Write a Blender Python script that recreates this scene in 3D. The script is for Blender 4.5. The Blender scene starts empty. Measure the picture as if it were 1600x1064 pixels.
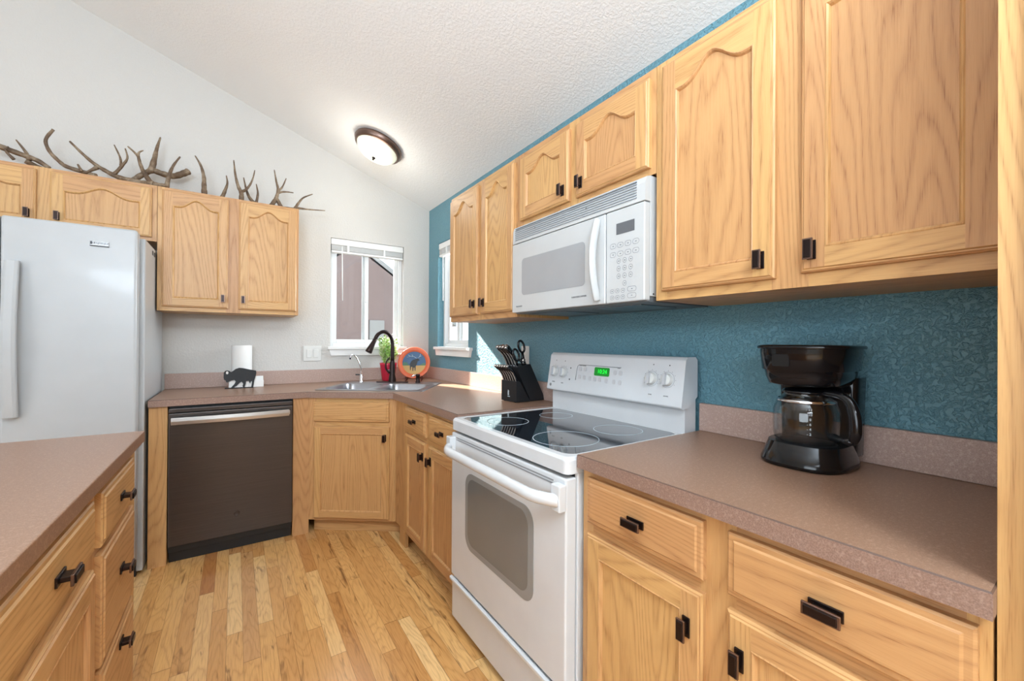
import bpy, math, random
from mathutils import Vector, Matrix
from mathutils.geometry import tessellate_polygon
random.seed(7)
C = bpy.context.scene.collection
SC = bpy.context.scene

# ---------------------------------------------------------------- camera
cam_d = bpy.data.cameras.new('camera'); cam = bpy.data.objects.new('camera', cam_d); C.objects.link(cam)
YAW, PITCH, ROLL, FPX = 0.58989, 0.00343, 0.00575, 645.5
F_ = Vector((math.sin(YAW)*math.cos(PITCH), math.cos(YAW)*math.cos(PITCH), math.sin(PITCH)))
R_ = Vector((math.cos(YAW), -math.sin(YAW), 0)); U_ = R_.cross(F_)
R2 = R_*math.cos(ROLL)+U_*math.sin(ROLL); U2 = U_*math.cos(ROLL)-R_*math.sin(ROLL)
M = Matrix((R2, U2, -F_)).transposed().to_4x4(); M.translation = Vector((-1.46437, -3.55824, 1.24045))
cam.matrix_world = M
cam_d.sensor_width = 36; cam_d.lens = FPX/1600*36; cam_d.clip_start = .02; cam_d.clip_end = 200
SC.camera = cam
# ---------------------------------------------------------------- world, sun, daylight, added fill lamps
w = bpy.data.worlds.new('World'); SC.world = w; w.use_nodes = True
bg = w.node_tree.nodes['Background']; bg.inputs[0].default_value = (.80, .90, 1, 1); bg.inputs[1].default_value = 2.6
def light(kind, name, loc, direction, energy, color=(1, 1, 1), **kw):
    d = bpy.data.lights.new(name, kind); d.energy = energy; d.color = color
    for k, v in kw.items(): setattr(d, k, v)
    o = bpy.data.objects.new(name, d); C.objects.link(o); o.location = loc
    if direction is not None: o.rotation_euler = Vector(direction).to_track_quat('-Z', 'Y').to_euler()
    return o
light('SUN', 'sun', (0, 4, 5), (.29, -1.0, -.67), 48.0, (1, .96, .88), angle=.009)
light('AREA', 'fill_left', (-4.9, -4.3, 1.35), (1, .16, -.06), 98, (.79, .895, 1), shape='RECTANGLE', size=2.6, size_y=1.8)  # added fill lamp from the left, no patio door is known there
light('AREA', 'fill_front', (-2.2, -7.7, 1.75), (.12, 1, -.02), 40, (.80, .90, 1), shape='RECTANGLE', size=3.6, size_y=1.9)  # added fill lamp behind the camera, no window is known there
light('AREA', 'fill_uplight', (-2.3, -4.7, 1.9), (.25, .32, 1), 240, (.72, .86, 1), shape='DISK', size=1.2)  # added fill lamp aimed up to brighten the ceiling, no real fixture
light('AREA', 'dining_ceiling_fixture', (-1.35, -4.7, 2.75), (0, .18, -1), 82, (.84, .95, 1), shape='DISK', size=.7)
light('AREA', 'daylight_back_window', (-.85, .9, 2.95), (.32, -.85, -.95), 120, (.84, .92, 1), shape='RECTANGLE', size=.9, size_y=.8)
light('AREA', 'daylight_side_window', (.9, -.5, 1.8), (-1, .02, -.12), 115, (.84, .92, 1), shape='RECTANGLE', size=.9, size_y=.9)
VS = SC.view_settings
VS.view_transform = 'Standard'; VS.look = 'None'; VS.gamma = 1; VS.exposure = -0.38; VS.use_curve_mapping = False

# ---------------------------------------------------------------- materials
def lin(c):
    return tuple(((x/255)/12.92 if x/255 <= .04045 else (((x/255)+.055)/1.055)**2.4) for x in c)+(1,)
class NT:
    def __init__(s, name):
        s.m = bpy.data.materials.new(name); s.m.use_nodes = True; s.t = s.m.node_tree
        s.b = s.t.nodes['Principled BSDF']; s.out = s.t.nodes['Material Output']
    def n(s, typ, **kw):
        o = s.t.nodes.new('ShaderNode'+typ)
        for k, v in kw.items(): setattr(o, k, v)
        return o
    def set(s, sock, v):
        if hasattr(v, 'links') or isinstance(v, bpy.types.NodeSocket): s.t.links.new(v, sock)
        else: sock.default_value = v
    def math(s, op, a, b=0, c=0):
        o = s.n('Math', operation=op); s.set(o.inputs[0], a); s.set(o.inputs[1], b); s.set(o.inputs[2], c); return o.outputs[0]
    def mix(s, f, a, b, mode='MIX'):
        o = s.n('Mix', data_type='RGBA', blend_type=mode); s.set(o.inputs[0], f); s.set(o.inputs[6], a); s.set(o.inputs[7], b); return o.outputs[2]
    def noise(s, v, scale, detail=2, rough=.5, dist=0):
        o = s.n('TexNoise'); s.set(o.inputs['Vector'], v); o.inputs['Scale'].default_value = scale
        o.inputs['Detail'].default_value = detail; o.inputs['Roughness'].default_value = rough; o.inputs['Distortion'].default_value = dist
        return o.outputs[0]
    def ramp(s, f, stops):
        o = s.n('ValToRGB'); s.set(o.inputs[0], f); e = o.color_ramp.elements
        while len(e) < len(stops): e.new(.5)
        for i, (p, c) in enumerate(stops):
            e[i].position = p; e[i].color = c if len(c) == 4 else tuple(c)+(1,)
        return o.outputs[0]
    def comb(s, x, y, z):
        o = s.n('CombineXYZ'); s.set(o.inputs[0], x); s.set(o.inputs[1], y); s.set(o.inputs[2], z); return o.outputs[0]
    def sep(s, v):
        o = s.n('SeparateXYZ'); s.set(o.inputs[0], v); return o.outputs
    def bump(s, h, strength=.3, dist=.002):
        o = s.n('Bump'); s.set(o.inputs['Height'], h); o.inputs['Strength'].default_value = strength; o.inputs['Distance'].default_value = dist
        s.t.links.new(o.outputs[0], s.b.inputs['Normal'])
    def P(s, **kw):
        for k, v in kw.items(): s.set(s.b.inputs[k.replace('_', ' ')], v)
        return s
def plain(name, rgb, rough=.5, metal=0, **kw):
    t = NT(name); co = t.n('TexCoord').outputs['Object']
    nz = t.noise(co, 9, 3)
    c = lin(rgb); lo = tuple(x*.94 for x in c[:3])+(1,); hi = tuple(min(1, x*1.04) for x in c[:3])+(1,)
    t.P(Base_Color=t.mix(nz, lo, hi), Roughness=rough, Metallic=metal)
    for k, v in kw.items(): t.set(t.b.inputs[k.replace('_', ' ')], v)
    return t.m
def oak(name, light_, dark, mid, rough=.38):
    t = NT(name); uv = t.n('TexCoord').outputs['UV']; x, y, z = t.sep(uv)
    board = t.math('FLOOR', t.math('DIVIDE', x, 10.0))
    wn = t.n('TexWhiteNoise', noise_dimensions='1D'); t.set(wn.inputs['W'], board); rnd = wn.outputs['Value']
    vx = t.math('MULTIPLY', x, 4.6); vy = t.math('MULTIPLY', y, .42)
    big = t.noise(t.comb(vx, vy, rnd), 1.0, 1.5, .4)
    warp = t.noise(t.comb(t.math('MULTIPLY', x, 26), t.math('MULTIPLY', y, 3.5), 0), 1.0, 2)
    q = t.math('ADD', t.math('MULTIPLY', big, 38), t.math('MULTIPLY', warp, 1.1))
    tri = t.math('ABSOLUTE', t.math('SUBTRACT', t.math('FRACT', q), .5))       # 0..0.5
    ring = t.math('POWER', t.math('MULTIPLY', tri, 2), 2.6)
    pore = t.noise(t.comb(t.math('MULTIPLY', x, 620), t.math('MULTIPLY', y, 16), 0), 1.0, 2, .6)
    pore2 = t.noise(t.comb(t.math('MULTIPLY', x, 170), t.math('MULTIPLY', y, 3.0), 0), 1.0, 2, .6)
    pf = t.math('MULTIPLY', t.ramp(pore, [(.50, (0, 0, 0)), (.68, (1, 1, 1))]), t.math('ADD', t.math('MULTIPLY', ring, .75), .25))
    base = t.mix(pore2, lin(light_), lin(mid))
    f = t.math('MINIMUM', t.math('ADD', t.math('MULTIPLY', ring, .30), t.math('MULTIPLY', pf, .52)), 1)
    col = t.mix(f, base, lin(dark))
    hs = t.n('HueSaturation'); t.set(hs.inputs['Color'], col)
    t.set(hs.inputs['Value'], t.math('ADD', t.math('MULTIPLY', rnd, .16), .92)); t.set(hs.inputs['Hue'], t.math('ADD', t.math('MULTIPLY', rnd, .012), .494))
    t.P(Base_Color=hs.outputs[0], Roughness=t.math('ADD', t.math('MULTIPLY', f, .12), rough), Specular_IOR_Level=.45)
    t.bump(t.math('SUBTRACT', 1, f), .12, .001)
    return t.m
OAK = oak('oak', (208, 163, 110), (140, 90, 48), (193, 146, 93))
def floor_mat():
    t = NT('oak_floor'); x, y, z = t.sep(t.n('TexCoord').outputs['Object'])
    W = .0572
    row = t.math('FLOOR', t.math('DIVIDE', x, W)); fx = t.math('FRACT', t.math('DIVIDE', x, W))
    wn = t.n('TexWhiteNoise', noise_dimensions='1D'); t.set(wn.inputs['W'], row)
    L = t.math('ADD', t.math('MULTIPLY', wn.outputs['Value'], .6), .6)
    yy = t.math('ADD', t.math('DIVIDE', y, L), t.math('MULTIPLY', wn.outputs['Value'], 37.3))
    brd = t.math('FLOOR', yy); fy = t.math('FRACT', yy)
    w2 = t.n('TexWhiteNoise', noise_dimensions='2D'); t.set(w2.inputs['Vector'], t.comb(row, brd, 0)); r = w2.outputs['Value']
    r3 = t.n('TexWhiteNoise', noise_dimensions='3D'); t.set(r3.inputs['Vector'], t.comb(row, brd, 4.2)); rb = r3.outputs['Value']
    big = t.noise(t.comb(t.math('ADD', t.math('MULTIPLY', x, 9), t.math('MULTIPLY', r, 90)), t.math('MULTIPLY', y, 1.5), t.math('MULTIPLY', rb, 50)), 1, 2.5, .5)
    q = t.math('FRACT', t.math('MULTIPLY', big, 17)); tri = t.math('MULTIPLY', t.math('ABSOLUTE', t.math('SUBTRACT', q, .5)), 2)
    ring = t.math('POWER', tri, 3)
    pore = t.noise(t.comb(t.math('MULTIPLY', x, 420), t.math('MULTIPLY', y, 13), rb), 1, 2)
    base = t.ramp(r, [(0, lin((192, 134, 74))), (.3, lin((214, 160, 96))), (.62, lin((226, 174, 108))), (.9, lin((238, 196, 136))), (1, lin((184, 122, 64)))])
    f = t.math('ADD', t.math('MULTIPLY', ring, .24), t.math('MULTIPLY', t.ramp(pore, [(.48, (0, 0, 0)), (.7, (1, 1, 1))]), .26))
    col = t.mix(f, base, lin((128, 74, 32)))
    kn = t.noise(t.comb(t.math('MULTIPLY', x, 26), t.math('ADD', t.math('MULTIPLY', y, 3.4), t.math('MULTIPLY', r, 30)), rb), 1, 3, .65, .6)
    kf = t.ramp(kn, [(.60, (0, 0, 0)), (.70, (1, 1, 1))])
    col = t.mix(t.math('MULTIPLY', kf, .7), col, lin((84, 46, 22)))
    ex = t.math('LESS_THAN', t.math('MINIMUM', fx, t.math('SUBTRACT', 1, fx)), .014)
    ey = t.math('LESS_THAN', t.math('MINIMUM', fy, t.math('SUBTRACT', 1, fy)), .0016)
    e = t.math('MAXIMUM', ex, ey)
    col = t.mix(t.math('MULTIPLY', e, .55), col, lin((88, 50, 24)))
    t.P(Base_Color=col, Roughness=.27, Specular_IOR_Level=.5, Coat_Weight=.25, Coat_Roughness=.14)
    t.bump(t.math('SUBTRACT', 1, e), .25, .001)
    return t.m
def laminate(name, a, b, c, rough=.33):
    t = NT(name); co = t.n('TexCoord').outputs['Object']
    n1 = t.noise(co, 420, 2, .7); n2 = t.noise(co, 130, 3, .7); n3 = t.noise(co, 14, 2)
    col = t.mix(t.ramp(n1, [(.38, (0, 0, 0)), (.62, (1, 1, 1))]), lin(a), lin(b))
    col = t.mix(t.math('MULTIPLY', t.ramp(n2, [(.52, (0, 0, 0)), (.66, (1, 1, 1))]), .55), col, lin(c))
    col = t.mix(t.math('MULTIPLY', n3, .15), col, lin(a))
    t.P(Base_Color=col, Roughness=rough, Specular_IOR_Level=.45); return t.m
def paint(name, rgb, bump, scale, rough=.6, knock=False):
    t = NT(name); co = t.n('TexCoord').outputs['Object']
    if knock:
        d = t.noise(co, 75, 4, .6, .3); sp = t.ramp(d, [(.45, (0, 0, 0)), (.60, (1, 1, 1))])
        fine = t.noise(co, 190, 3, .6)
        h = t.math('ADD', t.math('MULTIPLY', sp, .8), t.math('MULTIPLY', fine, .35))
    else:
        d = t.noise(co, scale, 3, .6, .4); h = t.ramp(d, [(.42, (0, 0, 0)), (.6, (1, 1, 1))])
    c = lin(rgb)
    t.P(Base_Color=t.mix(t.noise(co, 2.2, 2), tuple(v*.97 for v in c[:3])+(1,), c), Roughness=rough, Specular_IOR_Level=.35)
    t.bump(h, bump, .0035); return t.m
FLOOR = floor_mat()
LAM = laminate('laminate_counter', (156, 122, 100), (134, 102, 82), (178, 146, 124))
LAMV = laminate('laminate_edge', (186, 160, 148), (162, 136, 126), (208, 186, 176), .4)
BLUE = paint('teal_wall_paint', (106, 152, 166), 1.0, 60, .36, True)
WHITE = paint('white_wall_paint', (206, 203, 198), .25, 75, .7)
CEIL = paint('ceiling_paint', (240, 240, 239), .32, 85, .8)
TRIM = plain('white_trim_paint', (232, 231, 228), .4)
VINYL = plain('white_vinyl', (226, 227, 226), .35)
APPL = plain('white_enamel', (214, 217, 220), .16, 0, Specular_IOR_Level=.5, Coat_Weight=.4, Coat_Roughness=.05)
FRID = plain('fridge_enamel', (178, 180, 181), .33, 0, Coat_Weight=.1, Coat_Roughness=.08)
PLW = plain('white_plastic', (220, 220, 216), .35)
GREYP = plain('grey_print', (140, 142, 145), .5)
BTN = plain('button_grey', (196, 197, 200), .45)
DARKP = plain('dark_print', (40, 42, 46), .4)
BRONZE = plain('oil_rubbed_bronze', (52, 42, 40), .34, .85)
BRONZE2 = plain('worn_bronze_edge', (120, 98, 88), .35, .9)
MWE = plain('microwave_enamel', (192, 194, 194), .2, 0, Coat_Weight=.3, Coat_Roughness=.06)
KEYG = plain('key_outline_grey', (132, 134, 138), .5)
LOUV = plain('louver_shadow_grey', (128, 136, 144), .4)
BLACKP = plain('black_gloss_plastic', (14, 15, 18), .12)
BLACKM = plain('black_matte', (24, 25, 28), .5)
CHROME = plain('chrome', (215, 217, 220), .12, 1)
STEEL = plain('brushed_steel', (150, 150, 153), .33, 1)
STEELH = plain('handle_steel', (196, 192, 188), .3, .9)
TOE = plain('black_toe_panel', (16, 16, 17), .4)
HOODU = plain('grey_underside', (120, 126, 130), .45, .4)
REDP = plain('red_glazed_pot', (186, 34, 60), .25)
SOIL = plain('soil', (60, 44, 32), .9)
PAPER = plain('paper_white', (238, 237, 234), .85)
TERRA = plain('terracotta_orange', (214, 96, 50), .45)
PBLUE = plain('plate_blue', (34, 78, 118), .4)
PGOLD = plain('plate_gold', (196, 152, 84), .5)
PGREEN = plain('plate_green', (70, 110, 80), .5)
PPALE = plain('plate_pale', (190, 205, 214), .4)
WOODD = plain('dark_red_wood', (88, 40, 26), .4)
OUTST = plain('stucco_mauve', (150, 134, 132), .9)
OUTST2 = plain('stucco_brown', (150, 122, 112), .9)
OUTTR = plain('fascia_grey', (170, 172, 172), .7)
OUTRF = plain('roof_shingle', (120, 112, 106), .9)
OUTGR = plain('gravel_ground', (150, 140, 126), .95)
SKIN = plain('bulb_glass', (240, 240, 232), .5)
def black_steel():
    t = NT('black_stainless'); x, y, z = t.sep(t.n('TexCoord').outputs['Object'])
    n = t.noise(t.comb(t.math('MULTIPLY', x, 5), t.math('MULTIPLY', y, 5), t.math('MULTIPLY', z, 380)), 1, 2)
    n2 = t.noise(t.comb(t.math('MULTIPLY', x, 8), y, t.math('MULTIPLY', z, .7)), 1, 1)
    t.P(Base_Color=t.mix(n, lin((76, 71, 70)), lin((92, 86, 84))), Metallic=.9, Roughness=t.math('ADD', t.math('MULTIPLY', n2, .12), .24)); t.bump(n2, .12, .01)
    return t.m
BSTEEL = black_steel()
def glass_thin(name, rgb, refl=.06, alpha_tint=1.0):
    t = NT(name); t.t.nodes.remove(t.b)
    tr = t.n('BsdfTransparent'); tr.inputs[0].default_value = (rgb[0], rgb[1], rgb[2], 1)
    gl = t.n('BsdfGlossy'); gl.inputs['Roughness'].default_value = .02; lw = t.n('LayerWeight'); lw.inputs[0].default_value = .5; fz = t.n('Math', operation='POWER'); t.t.links.new(lw.outputs['Facing'], fz.inputs[0]); fz.inputs[1].default_value = 4.0; fr = t.n('Math', operation='MULTIPLY_ADD'); t.t.links.new(fz.outputs[0], fr.inputs[0]); fr.inputs[1].default_value = .8; fr.inputs[2].default_value = refl
    mx = t.n('MixShader'); t.t.links.new(fr.outputs[0], mx.inputs[0]); t.t.links.new(tr.outputs[0], mx.inputs[1]); t.t.links.new(gl.outputs[0], mx.inputs[2])
    t.t.links.new(mx.outputs[0], t.out.inputs[0]); return t.m
PANE = glass_thin('window_glass', (.96, .97, .97), .03)
CGLASS = glass_thin('carafe_glass', (.93, .95, .96), .05)
def cooktop():
    t = NT('black_ceramic_glass'); co = t.n('TexCoord').outputs['Object']
    n = t.noise(co, 700, 1); t.P(Base_Color=t.mix(t.ramp(n, [(.62, (0, 0, 0)), (.7, (1, 1, 1))]), lin((26, 32, 40)), lin((92, 100, 110))), Roughness=.045, Specular_IOR_Level=.9, Coat_Weight=.6, Coat_Roughness=.03)
    return t.m
COOK = cooktop()
OVENG = plain('oven_window_glass', (120, 120, 118), .1, 0, Specular_IOR_Level=.8)
OVENF = plain('oven_window_frit', (146, 147, 146), .2)
MWG = plain('microwave_window_mesh', (158, 160, 162), .15)
MWD = plain('lcd_grey', (96, 98, 102), .2)
def emis(name, rgb, s, base=None):
    t = NT(name); co = t.n('TexCoord').outputs['Object']
    c = lin(rgb); t.P(Base_Color=c, Roughness=.4); t.set(t.b.inputs['Emission Color'], c)
    t.set(t.b.inputs['Emission Strength'], s)
    return t.m
LCDG = emis('green_led', (20, 220, 60), 1.6)
LCDD = emis('green_led_dim', (10, 120, 34), .7)
def lampglass():
    t = NT('alabaster_glass_lit'); co = t.n('TexCoord').outputs['Object']
    n = t.noise(co, 9, 2, .5); 
    t.P(Base_Color=lin((232, 234, 214)), Roughness=.35); t.set(t.b.inputs['Emission Color'], lin((240, 242, 222)))
    t.set(t.b.inputs['Emission Strength'], t.math('ADD', t.math('MULTIPLY', n, .9), .15)); return t.m
LAMPG = lampglass()
def antler_mat():
    t = NT('antler'); uv = t.n('TexCoord').outputs['Object']
    n = t.noise(uv, 14, 3, .6); n2 = t.noise(uv, 120, 3, .7)
    col = t.ramp(t.math('ADD', t.math('MULTIPLY', n, .75), t.math('MULTIPLY', n2, .25)), [(.32, lin((66, 48, 34))), (.5, lin((108, 86, 64))), (.68, lin((162, 144, 120)))])
    t.P(Base_Color=col, Roughness=.55); t.bump(n2, .5, .003); return t.m
ANT = antler_mat()
def leaf_mat():
    t = NT('plant_leaf'); uv = t.n('TexCoord').outputs['Object']
    t.P(Base_Color=t.ramp(t.noise(uv, 60, 2), [(.35, lin((110, 158, 60))), (.5, lin((168, 204, 100))), (.64, lin((240, 242, 206)))]), Roughness=.5)
    t.set(t.b.inputs['Subsurface Weight'], .15); return t.m
LEAF = leaf_mat()

# ---------------------------------------------------------------- mesh builder
ORIG = {}
class MB:
    def __init__(s): s.v = []; s.f = []; s.g = []; s.m = []; s.sm = []; s.cur = None; s.k = 0
    def board(s, axis):            # a new board: grain along axis
        s.cur = (Vector(axis).normalized(), random.randint(0, 90)*10+5+random.random()*.5, random.random()*9); return s
    def add(s, vs, fs, m=0, smooth=False):
        n = len(s.v); s.v += [Vector(p) for p in vs]
        for f in fs: s.f.append([n+i for i in f]); s.g.append(s.cur); s.m.append(m); s.sm.append(smooth)
        return n
    def poly(s, pts, m=0): s.add(pts, [list(range(len(pts)))], m)
    def box(s, x0, x1, y0, y1, z0, z1, grain=None, m=0):
        if grain is not None: s.board(grain)
        s.add([(x, y, z) for x in (x0, x1) for y in (y0, y1) for z in (z0, z1)],
              [(0, 1, 3, 2), (4, 6, 7, 5), (0, 4, 5, 1), (2, 3, 7, 6), (0, 2, 6, 4), (1, 5, 7, 3)], m); return s
    def fbox(s, O, S, N, s0, s1, t0, t1, d0, d1, grain=None, m=0):
        Z = Vector((0, 0, 1))
        if grain is not None: s.board(grain)
        P = [O+S*a+Z*b+N*c for a in (s0, s1) for b in (t0, t1) for c in (d0, d1)]
        s.add(P, [(0, 1, 3, 2), (4, 6, 7, 5), (0, 4, 5, 1), (2, 3, 7, 6), (0, 2, 6, 4), (1, 5, 7, 3)], m); return s
    def tube(s, pts, rad, seg=12, m=0, cap=True, flat=1.0):
        pts = [Vector(p) for p in pts]; n = len(pts)
        if not hasattr(rad, '__len__'): rad = [rad]*n
        T = [(pts[min(i+1, n-1)]-pts[max(i-1, 0)]).normalized() for i in range(n)]
        up = Vector((0, 0, 1)) if abs(T[0].z) < .9 else Vector((1, 0, 0))
        A = T[0].cross(up).normalized(); vs = []
        for i in range(n):
            A = (A-T[i]*A.dot(T[i])).normalized(); B = T[i].cross(A)
            for j in range(seg):
                a = 2*math.pi*j/seg; vs.append(pts[i]+A*math.cos(a)*rad[i]+B*math.sin(a)*rad[i]*flat)
        fs = [(i*seg+j, i*seg+(j+1) % seg, (i+1)*seg+(j+1) % seg, (i+1)*seg+j) for i in range(n-1) for j in range(seg)]
        base = s.add(vs, fs, m, True)
        if cap:
            s.f += [[base+j for j in range(seg)][::-1], [base+(n-1)*seg+j for j in range(seg)]]
            s.g += [s.cur]*2; s.m += [m]*2; s.sm += [False]*2
        return s
    def lathe(s, prof, c=(0, 0, 0), ax=(0, 0, 1), seg=32, m=0, smooth=True, sx=1, sy=1, xd=None):
        ax = Vector(ax).normalized(); c = Vector(c)
        A = Vector(xd).normalized() if xd is not None else ax.orthogonal().normalized(); B = ax.cross(A); vs = []
        for r, h in prof:
            for j in range(seg):
                a = 2*math.pi*j/seg; vs.append(c+ax*h+A*math.cos(a)*r*sx+B*math.sin(a)*r*sy)
        n = len(prof)
        fs = [(i*seg+j, i*seg+(j+1) % seg, (i+1)*seg+(j+1) % seg, (i+1)*seg+j) for i in range(n-1) for j in range(seg)]
        s.add(vs, fs, m, smooth); return s
    def prism(s, loop, O, A, B, N, d0, d1, m=0, smooth=False, caps=(1, 1)):
        O, A, B, N = map(Vector, (O, A, B, N)); n = len(loop)
        vs = [O+A*a+B*b+N*d for d in (d0, d1) for a, b in loop]
        s.add(vs, [(i, (i+1) % n, n+(i+1) % n, n+i) for i in range(n)], m, smooth)
        for k, d in ((0, d0), (1, d1)):
            if caps[k]:
                q = [O+A*a+B*b+N*d for a, b in loop]; s.tess([q], m)
        return s
    def tess(s, loops, m=0):
        loops = [[Vector(p) for p in l] for l in loops]; tr = tessellate_polygon(loops)
        s.add([p for l in loops for p in l], [list(t) for t in tr], m)
    def build(s, name, mats, parent=None, bevel=0, seg=2, solid=0):
        me = bpy.data.meshes.new(name)
        org = ORIG.get(parent.name, Vector((0, 0, 0))) if parent is not None else Vector((0, 0, 0))
        me.from_pydata([tuple(p-org) for p in s.v], [], s.f)
        if not isinstance(mats, (list, tuple)): mats = [mats]
        for mt in mats: me.materials.append(mt)
        uvl = me.uv_layers.new(name='UVMap')
        for p in me.polygons:
            p.material_index = s.m[p.index]; p.use_smooth = s.sm[p.index]; g = s.g[p.index]
            if g is None: continue
            a, ou, ov = g; nn = p.normal; c = a.cross(nn)
            if c.length < .4:
                c = nn.orthogonal().normalized(); 
            c.normalize()
            if c.x+c.y*1.01+c.z*1.02 < 0: c = -c
            for li in p.loop_indices:
                co = me.vertices[me.loops[li].vertex_index].co+org
                uvl.data[li].uv = (co.dot(c)+ou, co.dot(a)+ov)
        import bmesh
        bm = bmesh.new(); bm.from_mesh(me); bmesh.ops.recalc_face_normals(bm, faces=bm.faces); bm.to_mesh(me); bm.free()
        o = bpy.data.objects.new(name, me); C.objects.link(o)
        if parent is not None: o.parent = parent; ORIG[o.name] = org
        if solid:
            md = o.modifiers.new('s', 'SOLIDIFY'); md.thickness = solid; md.offset = 0
        if bevel:
            md = o.modifiers.new('b', 'BEVEL'); md.width = bevel; md.segments = seg; md.limit_method = 'ANGLE'; md.angle_limit = .6
        return o
def thing(name, label, cat, loc, group=None, kind=None):
    o = bpy.data.objects.new(name, None); C.objects.link(o); o.location = loc; ORIG[o.name] = Vector(loc); o.empty_display_size = .05
    if kind: o['kind'] = kind
    else: o['label'] = label; o['category'] = cat
    if group: o['group'] = group
    return o
def tag(o, label, cat, group=None, kind=None):
    if label: o['label'] = label; o['category'] = cat
    if group: o['group'] = group
    if kind: o['kind'] = kind
    return o
def relocate(o):
    """put a single-mesh thing's origin at the centre of its base"""
    me = o.data; xs = [v.co for v in me.vertices]
    c = Vector(((min(v.x for v in xs)+max(v.x for v in xs))/2, (min(v.y for v in xs)+max(v.y for v in xs))/2, min(v.z for v in xs)))
    for v in me.vertices: v.co -= c
    o.location = c; ORIG[o.name] = c; return o
def struct(o): o['kind'] = 'structure'; return o
def text(body, name, size, O, A, B, N, mat, parent, depth=.0006, align='CENTER'):
    cu = bpy.data.curves.new(name, 'FONT'); cu.body = body; cu.size = size; cu.extrude = depth; cu.align_x = align; cu.align_y = 'CENTER'; cu.resolution_u = 3
    tmp = bpy.data.objects.new('tmp_text', cu); C.objects.link(tmp)
    dg = bpy.context.evaluated_depsgraph_get(); me = bpy.data.meshes.new_from_object(tmp.evaluated_get(dg))
    bpy.data.objects.remove(tmp); me.name = name
    org = ORIG.get(parent.name, Vector((0, 0, 0)))
    O, A, B, N = map(Vector, (O, A, B, N))
    for v in me.vertices: p = v.co.copy(); v.co = O+A*p.x+B*p.y+N*p.z-org
    me.materials.clear(); me.materials.append(mat)
    o = bpy.data.objects.new(name, me); C.objects.link(o); o.parent = parent; ORIG[o.name] = org; return o
def rrect(s0, s1, t0, t1, r, n=6):
    out = []
    for cx, cy, a0 in ((s1-r, t0+r, -90), (s1-r, t1-r, 0), (s0+r, t1-r, 90), (s0+r, t0+r, 180)):
        for i in range(n+1):
            a = math.radians(a0+90*i/n); out.append((cx+r*math.cos(a), cy+r*math.sin(a)))
    return out
def crs(P, r, k_=6):
    P = [Vector(p) for p in P]; n = len(P); out = []; ro = []
    for i in range(n-1):
        p0, p1, p2, p3 = P[max(i-1, 0)], P[i], P[i+1], P[min(i+2, n-1)]
        for k in range(k_):
            u = k/k_; out.append(.5*((2*p1)+(p2-p0)*u+(2*p0-5*p1+4*p2-p3)*u*u+(3*p1-p0-3*p2+p3)*u**3)); ro.append(r[i]*(1-u)+r[i+1]*u)
    return out+[P[-1]], ro+[r[-1]]
X, Y, Z = Vector((1, 0, 0)), Vector((0, 1, 0)), Vector((0, 0, 1))
V = Vector
# ================================================================ SETTING
ZC, SL = 2.43, .372            # ceiling height at the teal wall, rise per metre
XL, YF, XR = -5.4, -8.0, -3.3  # left wall, front wall, ridge line
mb = MB(); mb.box(XL-.1, .12, YF-.1, .12, -.1, 0); struct(mb.build('floor', FLOOR))
mb = MB(); zr = ZC-SL*XR
prof = [(.12, ZC-SL*.12), (XR, zr), (XL-.12, zr+SL*(XL-.12-XR)), (XL-.12, zr+SL*(XL-.12-XR)+.15), (XR, zr+.15), (.12, ZC-SL*.12+.15)]
mb.prism(prof, (0, 0, 0), X, Z, Y, YF-.12, .12); struct(mb.build('ceiling', CEIL))
# window openings: back wall x[-.835,-.235] z[1.195,2.07]; teal wall y[-.775,-.205] z[1.195,2.09]
W1 = (-.835, -.235, 1.195, 2.07); W2 = (-.775, -.205, 1.195, 2.09)
def wall_poly(name, mat, ax, pos, th, outer, hole):
    mb = MB()
    def P(a, b, d): return (a, pos+d, b) if ax == 'y' else (pos+d, a, b)
    h = [(hole[0], hole[2]), (hole[1], hole[2]), (hole[1], hole[3]), (hole[0], hole[3])] if hole else None
    for d in (0, th): mb.tess([[P(a, b, d) for a, b in outer]]+([[P(a, b, d) for a, b in h]] if h else []))
    for loop in [outer]+([h] if h else []):
        n = len(loop)
        for i in range(n): mb.poly([P(*loop[i], 0), P(*loop[(i+1) % n], 0), P(*loop[(i+1) % n], th), P(*loop[i], th)])
    return struct(mb.build(name, mat))
zl = zr+SL*(XL-XR)
wall_poly('wall_back', WHITE, 'y', 0, .12, [(XL, 0), (0, 0), (0, ZC), (XR, zr), (XL, zl)], W1)
wall_poly('wall_right', BLUE, 'x', 0, .12, [(YF, 0), (0, 0), (0, ZC), (YF, ZC)], W2)
wall_poly('wall_left', WHITE, 'x', XL, -.12, [(YF, 0), (0, 0), (0, zl), (YF, zl)], None)
wall_poly('wall_front', WHITE, 'y', YF, -.12, [(XL, 0), (0, 0), (0, ZC), (XR, zr), (XL, zl)], None)
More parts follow.
